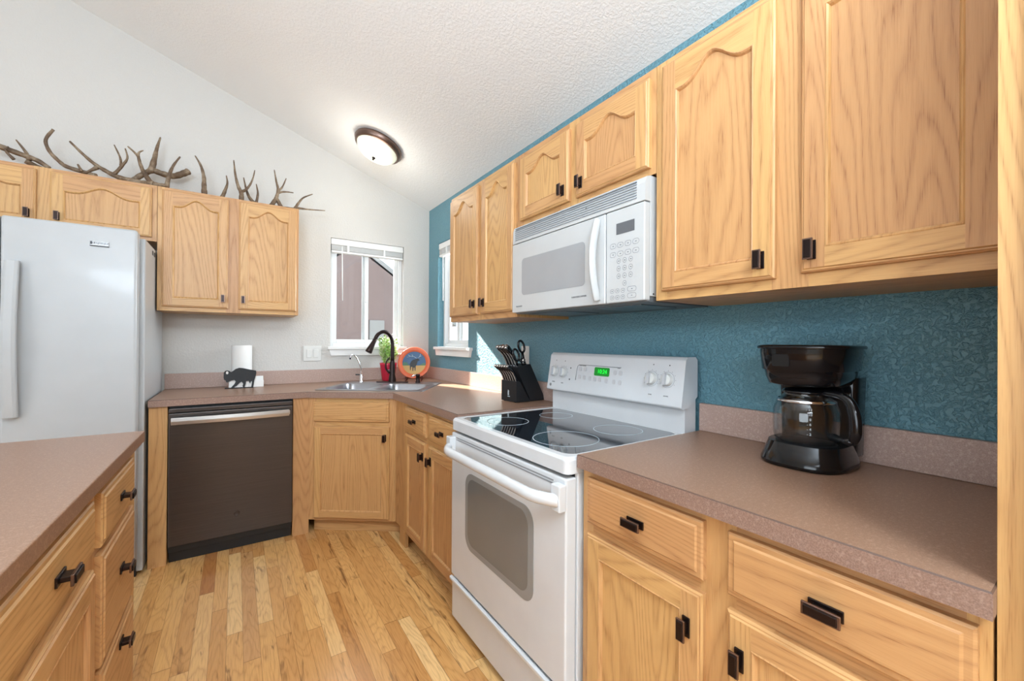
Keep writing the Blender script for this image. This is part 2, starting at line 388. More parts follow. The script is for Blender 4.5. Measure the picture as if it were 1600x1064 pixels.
def window(name, W, ax):
    """slider window in an opening; a runs along the wall, d goes outwards"""
    a0, a1, z0, z1 = W
    def bx(mb, p0, p1, d0, d1, q0, q1):
        if ax == 'y': mb.box(p0, p1, d0, d1, q0, q1)
        else: mb.box(d0, d1, p0, p1, q0, q1)
    t = thing(name, None, None, ((a0+a1)/2, .06, z0) if ax == 'y' else (.06, (a0+a1)/2, z0), kind='structure')
    mb = MB(); f = .028
    bx(mb, a0, a0+f, .055, .115, z0, z1); bx(mb, a1-f, a1, .055, .115, z0, z1); bx(mb, a0+f, a1-f, .055, .115, z0, z0+f); bx(mb, a0+f, a1-f, .055, .115, z1-f, z1)
    mb.build('window_frame', VINYL, t, .003)
    mid = (a0+a1)/2-.015 if ax == 'y' else (a0+a1)/2
    for (p0, p1, d0, d1) in ((a0+f, mid+.028, .062, .084), (mid-.018, a1-f, .088, .110)):
        mb = MB(); g = .03; q0, q1 = z0+f, z1-f
        bx(mb, p0, p0+g, d0, d1, q0, q1); bx(mb, p1-g, p1, d0, d1, q0, q1); bx(mb, p0+g, p1-g, d0, d1, q0, q0+g); bx(mb, p0+g, p1-g, d0, d1, q1-g, q1)
        sh = mb.build('sash', VINYL, t, .003)
        mb = MB(); dm = (d0+d1)/2; bx(mb, p0+g, p1-g, dm-.002, dm+.002, q0+g, q1-g); mb.build('pane', PANE, sh)
    mb = MB(); bx(mb, mid-.002, mid+.016, .048, .062, 1.57, 1.66); mb.build('latch', VINYL, t, .004)
    # stool and apron
    e = .022 if ax == 'y' else .075
    mb = MB(); bx(mb, a0-e, a1+.022, -.032, .0, z0-.022, z0); bx(mb, a0+.001, a1-.001, 0, .055, z0-.004, z0+.002); mb.build('sill', TRIM, t, .006)
    mb = MB(); e2 = e-.012
    pr = [(a0-e2, z0-.022), (a1+.01, z0-.022), (a1-.005, z0-.072), (a0-e2+.015, z0-.072)]
    if ax == 'y': mb.prism(pr, (0, 0, 0), X, Z, Y, -.018, -.001)
    else: mb.prism(pr, (0, 0, 0), Y, Z, X, -.018, -.001)
    mb.build('apron', TRIM, t, .004)
window('window_1', W1, 'y'); window('window_2', W2, 'x')
def blind(W, ax, label):
    a0, a1, z0, z1 = W; a0 += .004; a1 -= .004
    t = thing('venetian_blind', label, 'blind', ((a0+a1)/2, .03, z1-.12) if ax == 'y' else (.03, (a0+a1)/2, z1-.12))
    def bx(mb, p0, p1, d0, d1, q0, q1):
        if ax == 'y': mb.box(p0, p1, d0, d1, q0, q1)
        else: mb.box(d0, d1, p0, p1, q0, q1)
    mb = MB(); bx(mb, a0, a1, .004, .045, z1-.052, z1-.002); mb.build('headrail', TRIM, t, .004)
    mb = MB()
    for k in range(9): bx(mb, a0+.004, a1-.004, .008, .05, z1-.058-k*.0045, z1-.0555-k*.0045)
    mb.build('slats', VINYL, t)
    mb = MB(); bx(mb, a0+.004, a1-.004, .006, .05, z1-.115, z1-.098); mb.build('bottom_rail', TRIM, t, .003)
    mb = MB(); aw = a0+.085 if ax == 'y' else a1-.07
    pts = [(aw, .012, z1-.06), (aw+.004, .008, z1-.50)] if ax == 'y' else [(.012, aw, z1-.06), (.006, aw-.02, z1-.50)]
    mb.tube(pts, .0045, 8); mb.build('wand', VINYL, t)
    for c in (.22, .72):
        mb = MB(); p = a0+(a1-a0)*c; bx(mb, p-.008, p+.008, .001, .007, z1-.116, z1-.05); mb.build('cord_clip', VINYL, t)
blind(W1, 'y', 'white venetian blind raised to the top of the window left of the corner')
blind(W2, 'x', 'white venetian blind raised in the side window half hidden by the oak wall cabinet')

def fill_frame(name, P0, A, L, z0, z1, N):  # made-up frame and pane set around an added fill lamp
    t = thing(name, None, None, (P0[0]+A[0]*L/2, P0[1]+A[1]*L/2, z0), kind='structure'); O = V(P0); A_ = V(A); N_ = V(N); mb = MB()
    for a, b, c, d in ((0, .06, z0, z1), (L-.06, L, z0, z1), (L/2-.04, L/2+.04, z0, z1), (.06, L-.06, z0, z0+.06), (.06, L-.06, z1-.06, z1)): mb.fbox(O, A_, N_, a, b, c, d, 0, .05)
    mb.build('window_frame', VINYL, t); mb = MB(); mb.fbox(O, A_, N_, .06, L-.06, z0+.06, z1-.06, .01, .014); mb.build('pane', PANE, t)
fill_frame('fill_frame_left', (XL+.001, -5.7, 0), (0, 1, 0), 2.8, .0, 2.25, (1, 0, 0))  # invented opening, added to frame the left fill lamp
fill_frame('fill_frame_front', (-4.1, YF+.001, 0), (1, 0, 0), 3.8, .8, 2.7, (0, 1, 0))  # invented opening, added to frame the front fill lamp
# outside: ground, neighbouring houses
mb = MB(); mb.box(-25, 25, .3, 30, -.4, -.3); mb.box(.3, 25, -12, .3, -.4, -.3); struct(mb.build('ground', OUTGR))
hs = thing('neighbor_house', 'mauve stucco house seen through the window on the white wall', 'house', (-1.5, 3.6, -.3))
mb = MB(); mb.prism([(-1.6, -.3), (1.6, -.3), (1.6, 1.75), (.12, 2.78), (-.6, 2.30), (-1.6, 2.30)], (0, 0, 0), X, Z, Y, 3.31, 6.5)
mb.build('gable_wall', OUTST, hs)
mb = MB(); mb.box(-7.0, -1.38, 2.6, 3.3, -.3, 5.4); mb.build('sun_block_wall', OUTST2, hs)  # unseen block added to keep sun off the left pane
mb = MB(); mb.prism([(.12, 2.86), (1.9, 1.62), (1.9, 1.52), (.12, 2.74), (-.7, 2.2), (-.7, 2.32)], (0, 0, 0), X, Z, Y, 3.31, 6.6); mb.build('roof', OUTTR, hs)
mb = MB(); mb.box(.33, .57, 3.25, 3.309, 1.27, 1.58); mb.build('utility_box', OUTTR, hs, .01)
mb = MB(); mb.box(-.42, -.36, 3.26, 3.309, -.3, 2.3); mb.build('downspout', OUTTR, hs)
h2 = thing('fence_house', 'grey house seen through the side window under the wall cabinet', 'house', (4.5, 1, -.3))
mb = MB(); mb.box(3.6, 6, -6, 1.9, -.3, 2.7); mb.build('siding_wall', OUTTR, h2)
mb = MB(); mb.prism([(-6.2, 2.7), (2.1, 2.7), (-2, 3.9)], (0, 0, 0), Y, Z, X, 3.4, 6.2); mb.build('roof', OUTRF, h2)
mb = MB(); mb.box(3.56, 3.6, .5, 1.0, .9, 1.7); mb.build('window_panel', OUTST, h2)

# ================================================================ CABINETS
def handle(parent, O, N, A, L=.048, Wd=.020, name='handle'):
    """two-plate bronze pull; O on the door face, N out, A long axis"""
    O = V(O); N = V(N).normalized(); A = V(A).normalized(); B = N.cross(A)
    mb = MB()
    def bx(l, w_, d0, d1, m=0):
        P = [O+A*a+B*b+N*c for a in (-l/2, l/2) for b in (-w_/2, w_/2) for c in (d0, d1)]
        mb.add(P, [(0, 1, 3, 2), (4, 6, 7, 5), (0, 4, 5, 1), (2, 3, 7, 6), (0, 2, 6, 4), (1, 5, 7, 3)], m)
    bx(L*.92, Wd*.9, 0, .004); bx(L*.6, Wd*.42, .004, .022); bx(L, Wd, .021, .026, 1); bx(L*.86, Wd*.72, .026, .029)
    return mb.build(name, [BRONZE, BRONZE2], parent, .0008, 1)
def ring(mb, O, S, N, s0, s1, t0, t1, i0, d0, i1, d1):
    def q(i, d): return [O+S*(s0+i)+Z*(t0+i)+N*d, O+S*(s1-i)+Z*(t0+i)+N*d, O+S*(s1-i)+Z*(t1-i)+N*d, O+S*(s0+i)+Z*(t1-i)+N*d]
    a, b = q(i0, d0), q(i1, d1)
    for k in range(4):
        mb.board(S if k % 2 == 0 else Z) if mb.k == 0 else None
        mb.poly([a[k], a[(k+1) % 4], b[(k+1) % 4], b[k]])
def door(parent, O, S, N, s0, s1, t0, t1, arch=True, knob=None, st=.05, br=.053, sh=.088, cr=.038, name='door', kaxis=None):
    O, S, N = V(O), V(S), V(N); mb = MB(); th = .019
    w_, h = s1-s0, t1-t0
    for a in (((0, 0), (0, .012)), ((0, .012), (.004, .0155)), ((.004, .0155), (.0065, .0155)), ((.0065, .0155), (.009, th))):
        ring(mb, O, S, N, s0, s1, t0, t1, a[0][0], a[0][1], a[1][0], a[1][1])
    mb.poly([O+S*s0+Z*t0, O+S*s0+Z*t1, O+S*s1+Z*t1, O+S*s1+Z*t0])
    P = lambda s, t, d: O+S*s+Z*t+N*d
    e = .009; a0, a1 = s0+st, s1-st; n = 28 if arch else 1
    def top(s):
        if not arch: return t1-br
        u = (s-a0)/(a1-a0); c = (1-math.cos(2*math.pi*u))/2
        # ogee: small dip near the stiles, rounded crown
        return t1-sh+(sh-cr)*(c**1.15)+.006*math.cos(4*math.pi*u)*(1 if .0 < u < 1 else 1)-.006
    b = .009; dp = th-.0085
    mb.board(Z); mb.poly([P(s0+e, t0+e, th), P(a0, t0+e, th), P(a0, t1-e, th), P(s0+e, t1-e, th)])
    mb.board(Z); mb.poly([P(a1, t0+e, th), P(s1-e, t0+e, th), P(s1-e, t1-e, th), P(a1, t1-e, th)])
    mb.board(S); mb.poly([P(a0, t0+e, th), P(a1, t0+e, th), P(a1, t0+br, th), P(a0, t0+br, th)])
    xs = [a0+(a1-a0)*i/n for i in range(n+1)]
    mb.board(S)
    for i in range(n): mb.poly([P(xs[i], top(xs[i]), th), P(xs[i+1], top(xs[i+1]), th), P(xs[i+1], t1-e, th), P(xs[i], t1-e, th)])
    # bead around the opening
    xi = [min(max(x, a0+b), a1-b) for x in xs]
    def loop(i_, d):
        L = [(a0+i_, t0+br+i_), (a1-i_, t0+br+i_)]
        L += [(min(max(x, a0+i_), a1-i_), top(x)-i_*1.1) for x in reversed(xs)]
        return [P(s, t, d) for s, t in L]
    Ls = [loop(0, th), loop(.0025, th+.0012), loop(.006, th-.002), loop(b, dp)]
    mb.board(Z)
    for A_, B_ in zip(Ls, Ls[1:]):
        m_ = len(A_)
        base = mb.add(A_+B_, [(i, (i+1) % m_, m_+(i+1) % m_, m_+i) for i in range(m_)], 0, False)
    mb.board(Z); 
    for i in range(n): mb.poly([P(xi[i], t0+br+b, dp), P(xi[i+1], t0+br+b, dp), P(xi[i+1], top(xs[i+1])-b*1.1, dp), P(xi[i], top(xs[i])-b*1.1, dp)])
    o = mb.build(name, OAK, parent)
    if knob: handle(o, P(knob[0], knob[1], th), N, Z if kaxis is None else kaxis)
    return o
def drawer(parent, O, S, N, s0, s1, t0, t1, knob=None, kL=.05, name='drawer'):
    O, S, N = V(O), V(S), V(N); mb = MB(); th = .019
    mb.board(S); mb.k = 1
    for a in (((0, 0), (0, .012)), ((0, .012), (.004, .0155)), ((.004, .0155), (.013, .0155)), ((.013, .0155), (.0165, th))):
        ring(mb, O, S, N, s0, s1, t0, t1, a[0][0], a[0][1], a[1][0], a[1][1])
    P = lambda s, t, d: O+S*s+Z*t+N*d; e = .0165
    mb.poly([P(s0+e, t0+e, th), P(s1-e, t0+e, th), P(s1-e, t1-e, th), P(s0+e, t1-e, th)])
    mb.poly([P(s0, t0, 0), P(s0, t1, 0), P(s1, t1, 0), P(s1, t0, 0)])
    o = mb.build(name, OAK, parent)
    if knob: handle(o, P(knob[0], knob[1], th), N, S, kL, .022)
    return o
def frame(parent, O, S, N, stiles, rails, th=.019):
    O, S, N = V(O), V(S), V(N); mb = MB()
    for s0, s1, t0, t1 in stiles: mb.fbox(O, S, N, s0, s1, t0, t1, -th, 0, Z)
    for s0, s1, t0, t1 in rails: mb.fbox(O, S, N, s0, s1, t0, t1, -th, -.0004, S)
    return mb.build('face_frame', OAK, parent)
def carcass(parent, O, S, N, s0, s1, t0, t1, depth, th=.019, name='carcass'):
    O, S, N = V(O), V(S), V(N); mb = MB()
    mb.fbox(O, S, N, s0, s0+.014, t0, t1, -depth, -th, Z); mb.fbox(O, S, N, s1-.014, s1, t0, t1, -depth, -th, Z)
    mb.fbox(O, S, N, s0+.014, s1-.014, t0, t0+.014, -depth, -th, S); mb.fbox(O, S, N, s0+.014, s1-.014, t1-.014, t1, -depth, -th, S)
    mb.fbox(O, S, N, s0+.014, s1-.014, t0+.014, t1-.014, -depth, -depth+.006, Z)
    return mb.build(name, OAK, parent)
# ---- right wall, upper cabinets (S runs towards the camera = -y, N = -x), face frame plane x=-.335
S1, N1 = V((0, -1, 0)), V((-1, 0, 0)); UX = -.335
def RU(y): return -y
def right_upper(label, y0, y1, z0, z1, doors, lower=True, mid=None):
    t = thing('wall_cabinet', label, 'cabinet', (-.17, (y0+y1)/2, z0))
    O = V((UX, 0, 0)); s0, s1 = -y0, -y1
    carcass(t, O, S1, N1, s0, s1, z0, z1, .332)
    ds = [(-a, -b) for a, b, *_ in doors]
    st = [(s0, ds[0][0]+.012, z0, z1), (ds[-1][1]-.012, s1, z0, z1)]+[(ds[i][1]-.012, ds[i+1][0]+.012, z0, z1) for i in range(len(ds)-1)]
    dz0, dz1 = doors[0][2], doors[0][3]
    frame(t, O, S1, N1, st, [(s0+.01, s1-.01, z0, dz0+.012), (s0+.01, s1-.01, dz1-.012, z1)])
    for a, b, q0, q1, kn in doors: door(t, O, S1, N1, -a, -b, q0, q1, True, (-kn[0], kn[1]), cr=.04 if q1-q0 > .5 else .035, sh=.095 if q1-q0 > .5 else .082)
    return t
right_upper('tall narrow two-door oak wall cabinet beside the side window, left of the white microwave', -1.175, -1.912, 1.362, 2.135,
            [(-1.190, -1.545, 1.392, 2.112, (-1.512, 1.452)), (-1.583, -1.898, 1.392, 2.112, (-1.618, 1.452))])
right_upper('short two-door oak cabinet directly above the white microwave', -1.914, -2.706, 1.79, 2.135,
            [(-1.952, -2.298, 1.812, 2.105, (-2.266, 1.862)), (-2.338, -2.687, 1.812, 2.105, (-2.372, 1.862))])
t = right_upper('largest oak wall cabinet, above the coffee maker at the right', -2.708, -3.456, 1.376, 2.135,
            [(-2.736, -3.066, 1.403, 2.112, (-3.036, 1.452)), (-3.123, -3.441, 1.408, 2.112, (-3.148, 1.458))])
mb = MB(); mb.fbox(V((UX+.004, 0, 0)), S1, N1, 2.71, 3.454, 1.358, 1.376, -.02, -.0, S1)
# ---- back wall uppers (S = +x, N = -y)
S2, N2 = X, V((0, -1, 0)); UY = -.322
def back_upper(label, x0, x1, z0, z1, doors):
    t = thing('wall_cabinet', label, 'cabinet', ((x0+x1)/2, -.16, z0)); O = V((0, UY, 0))
    carcass(t, O, S2, N2, x0, x1, z0, z1, .319)
    st = [(x0, doors[0][0]+.012, z0, z1), (doors[-1][1]-.012, x1, z0, z1)]+[(doors[i][1]-.012, doors[i+1][0]+.012, z0, z1) for i in range(len(doors)-1)]
    frame(t, O, S2, N2, st, [(x0+.01, x1-.01, z0, doors[0][2]+.012), (x0+.01, x1-.01, doors[0][3]-.012, z1)])
    for a, b, q0, q1, kn in doors: door(t, O, S2, N2, a, b, q0, q1, True, kn, sh=.09 if q1-q0 > .5 else .092, cr=.04 if q1-q0 > .5 else .05, br=.053 if q1-q0 > .5 else .04)
    return t
back_upper('short wide oak wall cabinet above the white refrigerator', -2.80, -1.859, 1.828, 2.162,
           [(-2.765, -2.348, 1.850, 2.143, (-2.378, 1.905)), (-2.298, -1.882, 1.850, 2.143, (-2.268, 1.905))])
back_upper('tall two-door oak wall cabinet on the white wall between refrigerator and window', -1.857, -1.101, 1.418, 2.162,
           [(-1.835, -1.505, 1.443, 2.146, (-1.533, 1.505)), (-1.450, -1.115, 1.443, 2.146, (-1.425, 1.505))])
# ---- base cabinets
BX = -.61
def base_right(label, y0, y1, cols, leg0=False):
    t = thing('base_cabinet', label, 'cabinet', (-.3, (y0+y1)/2, 0)); O = V((BX, 0, 0)); s0, s1 = -y0, -y1
    carcass(t, O, S1, N1, s0, s1, .10, .872, .60)
    st = [(s0, -cols[0][0]+.012, .095, .874)]+([(1.045, 1.143, 0, .095)] if leg0 else [])+[ (-cols[-1][1]-.012, s1, .095, .874)]+[(-cols[i][1]-.012, -cols[i+1][0]+.012, .095, .874) for i in range(len(cols)-1)]
    frame(t, O, S1, N1, st, [(s0+.01, s1-.01, .095, .128), (s0+.01, s1-.01, .68, .735), (s0+.01, s1-.01, .84, .874)])
    mb = MB(); mb.fbox(O, S1, N1, 1.06 if leg0 else s0+.02, s1, 0, .10, -.085, -.07, S1); mb.build('toe_kick', OAK, t)
    for a, b, kd, kp in cols:
        drawer(t, O, S1, N1, -a, -b, .727, .855, (-(a+b)/2, .789), kL=.05 if b > -3 else .056)
        door(t, O, S1, N1, -a, -b, .112, .697, False, kp)
    return t
base_right('oak base cabinet with two drawers, between the corner sink and the white range', -.962, -1.884,
           [(-1.172, -1.483, None, (1.455, .622)), (-1.533, -1.862, None, (1.562, .622))], True)
base_right('oak base cabinet with two drawers under the counter with the coffee maker', -2.666, -3.456,
           [(-2.694, -3.047, None, (3.012, .612)), (-3.100, -3.444, None, (3.128, .612))])
# pantry
t = thing('pantry_cabinet', 'full-height oak pantry cabinet at the far right edge', 'cabinet', (-.3, -3.8, 0))
O = V((-.605, 0, 0)); carcass(t, O, S1, N1, 3.459, 4.15, 0, 2.135, .603)
frame(t, O, S1, N1, [(3.459, 3.50, 0, 2.135), (4.11, 4.15, 0, 2.135)], [(3.49, 4.12, 0, .12), (3.49, 4.12, 2.09, 2.135)])
door(t, O, S1, N1, 3.487, 4.12, .11, 2.10, False, (3.52, 1.1))
# diagonal corner sink cabinet
DA = V((-1.083, -.635, 0)); DS = V((.803, -.597, 0)).normalized(); DNi = V((.597, .803, 0)).normalized(); DN = -DNi
OD = DA+DNi*.025
t = thing('corner_sink_cabinet', 'oak corner cabinet set diagonally under the sink, with a false drawer front', 'cabinet', (-.7, -.6, 0))
smax = .576
frame(t, OD+DS*.0, DS, DN, [(.004, .05, .09, .874), (.517, smax, .09, .874)], [(.03, .54, .09, .125), (.03, .54, .675, .745), (.03, .54, .835, .874)])
drawer(t, OD, DS, DN, .038, .529, .724, .852, None, name='false_drawer_front')
door(t, OD, DS, DN, .040, .532, .105, .694, False, (.506, .625), st=.045, br=.045)
mb = MB(); mb.fbox(OD, DS, DN, .01, .63, 0, .092, -.075, -.058, DS); mb.build('toe_kick', OAK, t)
mb = MB(); q = OD+DNi*.022+DS*.01; q2 = OD+DNi*.022+DS*.55
lp = [(q.x, q.y), (q2.x, q2.y), (-.62, -.955), (-.02, -.955), (-.02, -.02), (-1.06, -.02), (-1.06, -.60)]
mb.board(Z); mb.prism(lp, (0, 0, 0), X, Y, Z, .095, .70, caps=(1, 0)); mb.build('carcass', OAK, t)
# dishwasher end panels
for nm, x0, x1, lab in (('end_panel', -1.852, -1.772, 'plain oak filler post left of the dishwasher, beside the refrigerator'),
                        ('end_panel', -1.158, -1.064, 'plain oak filler post between dishwasher and corner sink cabinet')):
    mb = MB(); mb.box(x0, x1, -.614, -.02 if x0 < -1.5 else -.59, 0, .874, Z); o = mb.build(nm, OAK, None, .0015); tag(relocate(o), lab, 'panel')
# ---- island (faces +x)
IX = -1.757
t = thing('island_cabinet', 'oak island cabinet with three stacked drawers in the left foreground', 'cabinet', (-2.1, -2.3, 0))
O = V((IX, 0, 0)); SI, NI = V((0, 1, 0)), V((1, 0, 0))
carcass(t, O, SI, NI, -3.02, -1.622, .10, .872, .62)
frame(t, O, SI, NI, [(-1.72, -1.608, .0, .874), (-2.185, -2.10, .095, .874), (-2.74, -2.68, .095, .874), (-3.02, -2.99, .095, .874)],
      [(-3.0, -1.66, .095, .125), (-3.0, -1.66, .845, .874), (-3.0, -2.11, .68, .74), (-2.12, -1.70, .69, .72), (-2.12, -1.70, .39, .43)])
mb = MB(); mb.fbox(O, SI, NI, -3.0, -1.67, 0, .10, -.085, -.07, SI); mb.build('toe_kick', OAK, t)
mb = MB(); mb.box(-2.375, IX-.019, -1.622, -1.608, 0, .872, Z); mb.build('end_board', OAK, t)
for z0, z1 in ((.713, .851), (.408, .692), (.112, .392)): drawer(t, O, SI, NI, -2.108, -1.716, z0, z1, (-1.912, (z0+z1)/2+(.0 if z1 > .8 else .02 if z1 > .6 else .1)), kL=.05)
drawer(t, O, SI, NI, -2.69, -2.178, .731, .853, (-2.434, .79), kL=.056)
drawer(t, O, SI, NI, -3.0, -2.73, .731, .853)
door(t, O, SI, NI, -2.69, -2.178, .112, .690, False); door(t, O, SI, NI, -3.0, -2.73, .112, .690, False)
mb = MB(); mb.box(-2.62, -1.733, -3.1, -1.588, .876, .914, X); o = mb.build('island_countertop', [LAM], None, .0025)
tag(relocate(o), 'brown laminate countertop of the island, left foreground', 'countertop')
# ---- countertops
def ctop(name, label, outer, hole, z0, z1, splash):
    t = thing(name, label, 'countertop', (sum(p[0] for p in outer)/len(outer), sum(p[1] for p in outer)/len(outer), z0))
    mb = MB(); c = .0022
    def off(l, d):   # inward offset of outline
        n = len(l); area = sum(l[i][0]*l[(i+1) % n][1]-l[(i+1) % n][0]*l[i][1] for i in range(n)); sg = 1 if area > 0 else -1; out = []
        for i in range(n):
            a, b, e = V(l[i-1]), V(l[i]), V(l[(i+1) % n]); u = (b-a).normalized(); w_ = (e-b).normalized()
            n1 = V((-u.y, u.x))*sg; n2 = V((-w_.y, w_.x))*sg; m_ = (n1+n2); m_ = m_/max(m_.dot(n1), .2); out.append(tuple(b+m_*d))
        return out
    inn = off(outer, c)
    mb.tess([[(x, y, z1) for x, y in inn]]+([[(x, y, z1) for x, y in hole]] if hole else []), 0)
    n = len(outer)
    for i in range(n):
        j = (i+1) % n
        mb.poly([(*inn[i], z1), (*inn[j], z1), (*outer[j], z1-c), (*outer[i], z1-c)], 2)
        mb.poly([(*outer[i], z1-c), (*outer[j], z1-c), (*outer[j], z0), (*outer[i], z0)], 1)
    mb.tess([[(x, y, z0) for x, y in outer]]+([[(x, y, z0) for x, y in hole]] if hole else []), 1)
    if hole:
        m_ = len(hole)
        for i in range(m_): mb.poly([(*hole[i], z0), (*hole[(i+1) % m_], z0), (*hole[(i+1) % m_], z1), (*hole[i], z1)], 1)
    mb.build('worktop', [LAM, LAME, BRLINE], t)
    for bx in splash:
        mb = MB(); mb.box(*bx); mb.build('backsplash', LAMV, t, .002)
    return t
LAME = laminate('laminate_front_edge', (150, 122, 108), (128, 101, 89), (172, 146, 132), .4)
BRLINE = plain('laminate_seam', (92, 70, 60), .5)
def D2(s, t_): p = DA+DS*s+DNi*t_; return (p.x, p.y)
hole = [D2(a, b) for a, b in rrect(.03, .70, .10, .545, .05)]
ctop('countertop', 'brown laminate L-shaped countertop holding the corner sink',
     [(-1.852, -.003), (-1.852, -.635), (-1.083, -.635), (-.635, -.968), (-.635, -1.886), (-.003, -1.886), (-.003, -.003)], hole, .876, .914,
     [(-1.852, -.003, -.021, -.002, .9145, 1.016), (-.021, -.002, -1.886, -.0215, .9145, 1.016)])
ctop('countertop', 'brown laminate countertop under the coffee maker, right of the range',
     [(-.635, -2.663), (-.635, -3.4588), (-.003, -3.4588), (-.003, -2.663)], None, .876, .914, [(-.021, -.002, -3.456, -2.663, .9145, 1.016)])
# ================================================================ SINK AREA
t = thing('kitchen_sink', 'double-bowl stainless steel sink set diagonally in the corner', 'sink', (*D2(.36, .33), .73))
def d3(s, t_, z): p = DA+DS*s+DNi*t_; return V((p.x, p.y, z))
def dl(loop, z): return [d3(a, b, z) for a, b in loop]
b1, b2 = rrect(.045, .335, .115, .50, .055), rrect(.375, .685, .115, .50, .055)
out = rrect(.0, .73, .07, .66, .03); mb = MB()
mb.tess([dl(rrect(.004, .726, .074, .656, .028), .9195), dl(b1, .9195), dl(b2, .9195)])
i2 = rrect(.004, .726, .074, .656, .028); n = len(out)
mb.add(dl(i2, .9195)+dl(out, .9146), [(i, (i+1) % n, n+(i+1) % n, n+i) for i in range(n)], 0, True)
mb.build('rim', STEEL, t)
for (s0, s1) in ((.045, .335), (.375, .685)):
    mb = MB(); L = [(0, .9195), (.004, .913), (.012, .85), (.02, .77), (.05, .742), (.12, .738)]
    loops = [dl(rrect(s0+i, s1-i, .115+i, .50-i, max(.055-i*.3, .02)), z) for i, z in L]
    m_ = len(loops[0]); mb.add([p for l in loops for p in l], [(k*m_+i, k*m_+(i+1) % m_, (k+1)*m_+(i+1) % m_, (k+1)*m_+i) for k in range(len(L)-1) for i in range(m_)], 0, True)
    mb.tess([loops[-1]]); mb.build('bowl', STEEL, t)
    mb = MB(); c = d3((s0+s1)/2, .31, .7385); mb.lathe([(.002, .001), (.03, .001), (.042, .003), (.045, 0)], c, seg=24); mb.build('drain', CHROME, t)
# faucet
fs, ft = .348, .60; fo = d3(fs, ft, .9195)
t = thing('kitchen_faucet', 'tall oil-rubbed bronze gooseneck faucet with pull-down spray head', 'faucet', fo)
mb = MB(); mb.prism(rrect(-.125, .125, -.028, .028, .027), fo, DS, DNi, Z, 0, .007); mb.build('base_plate', BRONZE, t, .002)
mb = MB(); mb.lathe([(.028, .007), (.027, .03), (.022, .06), (.021, .13), (.0155, .17)], fo, seg=24); mb.build('body', BRONZE, t)
mb = MB(); pts = [fo+Z*z_ for z_ in (.15, .2, .25, .29)]; R0 = .075; sd = (DN*.75-DS*.66).normalized()
for k in range(1, 15): a = math.pi*k/16; pts.append(fo+Z*(.30+R0*math.sin(a)*1.25)+sd*(R0*(1-math.cos(a))))
mb.tube(pts, [.0145]*len(pts), 16); mb.build('gooseneck', BRONZE, t)
e = pts[-1]; dirn = (pts[-1]-pts[-2]).normalized(); dirn = (dirn+sd*.12).normalized()
mb = MB(); mb.lathe([(.013, -.005), (.0155, .0), (.016, .03), (.021, .07), (.025, .105), (.024, .112), (.001, .112)], e, dirn, 20); mb.build('spray_head', BRONZE, t)
mb = MB(); hd = (-DS*.9+DN*.4).normalized(); q = fo+Z*.085
mb.tube([q, q+hd*.035], [.016, .015], 14); mb.tube(*crs([q+hd*.032, q+hd*.05+Z*.03, q+hd*.045+Z*.075, q+hd*.02+Z*.11], [.008, .0065, .006, .005]), 10); mb.build('lever', BRONZE, t)
# filtered water tap
o_ = d3(.098, .60, .9195)
t = thing('drinking_water_tap', 'slim chrome drinking-water tap at the left end of the sink', 'tap', o_)
mb = MB(); mb.lathe([(.016, 0), (.016, .006), (.011, .01), (.011, .055), (.006, .06)], o_, seg=18); mb.build('body', CHROME, t)
mb = MB(); sdx = (DN*.5-DS*.85).normalized()
pts = [o_+Z*.055, o_+Z*.10, o_+Z*.15+sdx*.014, o_+Z*.195+sdx*.035, o_+Z*.212+sdx*.055, o_+Z*.208+sdx*.072, o_+Z*.185+sdx*.080]
mb.tube(*crs(pts, [.0048]*7), 10); mb.build('spout', CHROME, t)
mb = MB(); mb.lathe([(.0062, 0), (.0062, .014)], pts[-1]-Z*.006, seg=12); mb.lathe([(.0001, 0), (.0062, 0)], pts[-1]-Z*.006, seg=12); mb.build('nozzle', BLACKP, t)
mb = MB(); mb.tube([o_+Z*.058+sdx*.008, o_+Z*.06+sdx*.04], [.004, .0055], 8); mb.build('lever', BLACKP, t)
# soap dispenser
o_ = d3(.55, .60, .9195)
t = thing('soap_dispenser', 'short bronze soap dispenser on the sink rim in front of the plate', 'dispenser', o_)
mb = MB(); mb.lathe([(.019, 0), (.019, .008), (.015, .012), (.015, .05), (.017, .052), (.017, .066), (.001, .068)], o_, seg=20); mb.build('pump_body', BRONZE, t)
mb = MB(); q = o_+Z*.058; mb.tube([q, q+sdx*.03, q+sdx*.052-Z*.01], [.007, .006, .005], 10); mb.build('nozzle', CHROME, t)
# plant
po = V((-.405, -.125, .914))
t = thing('potted_plant', 'small green and white leafy plant in a red pot behind the faucet', 'plant', po)
mb = MB(); mb.lathe([(.001, .001), (.046, .001), (.05, .006), (.066, .125), (.07, .145), (.066, .147), (.062, .125)], po, seg=28); mb.build('pot', REDP, t)
mb = MB(); mb.lathe([(.001, .128), (.062, .126)], po, seg=20); mb.build('soil', SOIL, t)
mb = MB(); rr = random.Random(3)
for k in range(64):
    a = rr.random()*6.28; r = rr.random()*.10; h = .20+rr.random()*.17
    top = po+V((math.cos(a)*r, math.sin(a)*r*.9, h)); bot = po+V((math.cos(a)*.03, math.sin(a)*.03, .125)); midp = (top+bot)/2+V((math.cos(a)*.012, math.sin(a)*.012, .02))
    mb.tube([bot, midp, top], [.0016, .0014, .001], 5, 0, False)
    for j in range(9):
        f = .3+j*.085; p = bot.lerp(midp, min(1, f*2)) if f < .5 else midp.lerp(top, (f-.5)*2)
        da = rr.random()*6.28; dv = V((math.cos(da), math.sin(da), .5+rr.random()*.8)).normalized(); sd_ = dv.cross(Z).normalized()*.009; L = .028+rr.random()*.02
        mb.add([p, p+dv*L*.5+sd_, p+dv*L-Z*.004, p+dv*L*.5-sd_], [(0, 1, 2, 3)])
mb.build('foliage', LEAF, t)
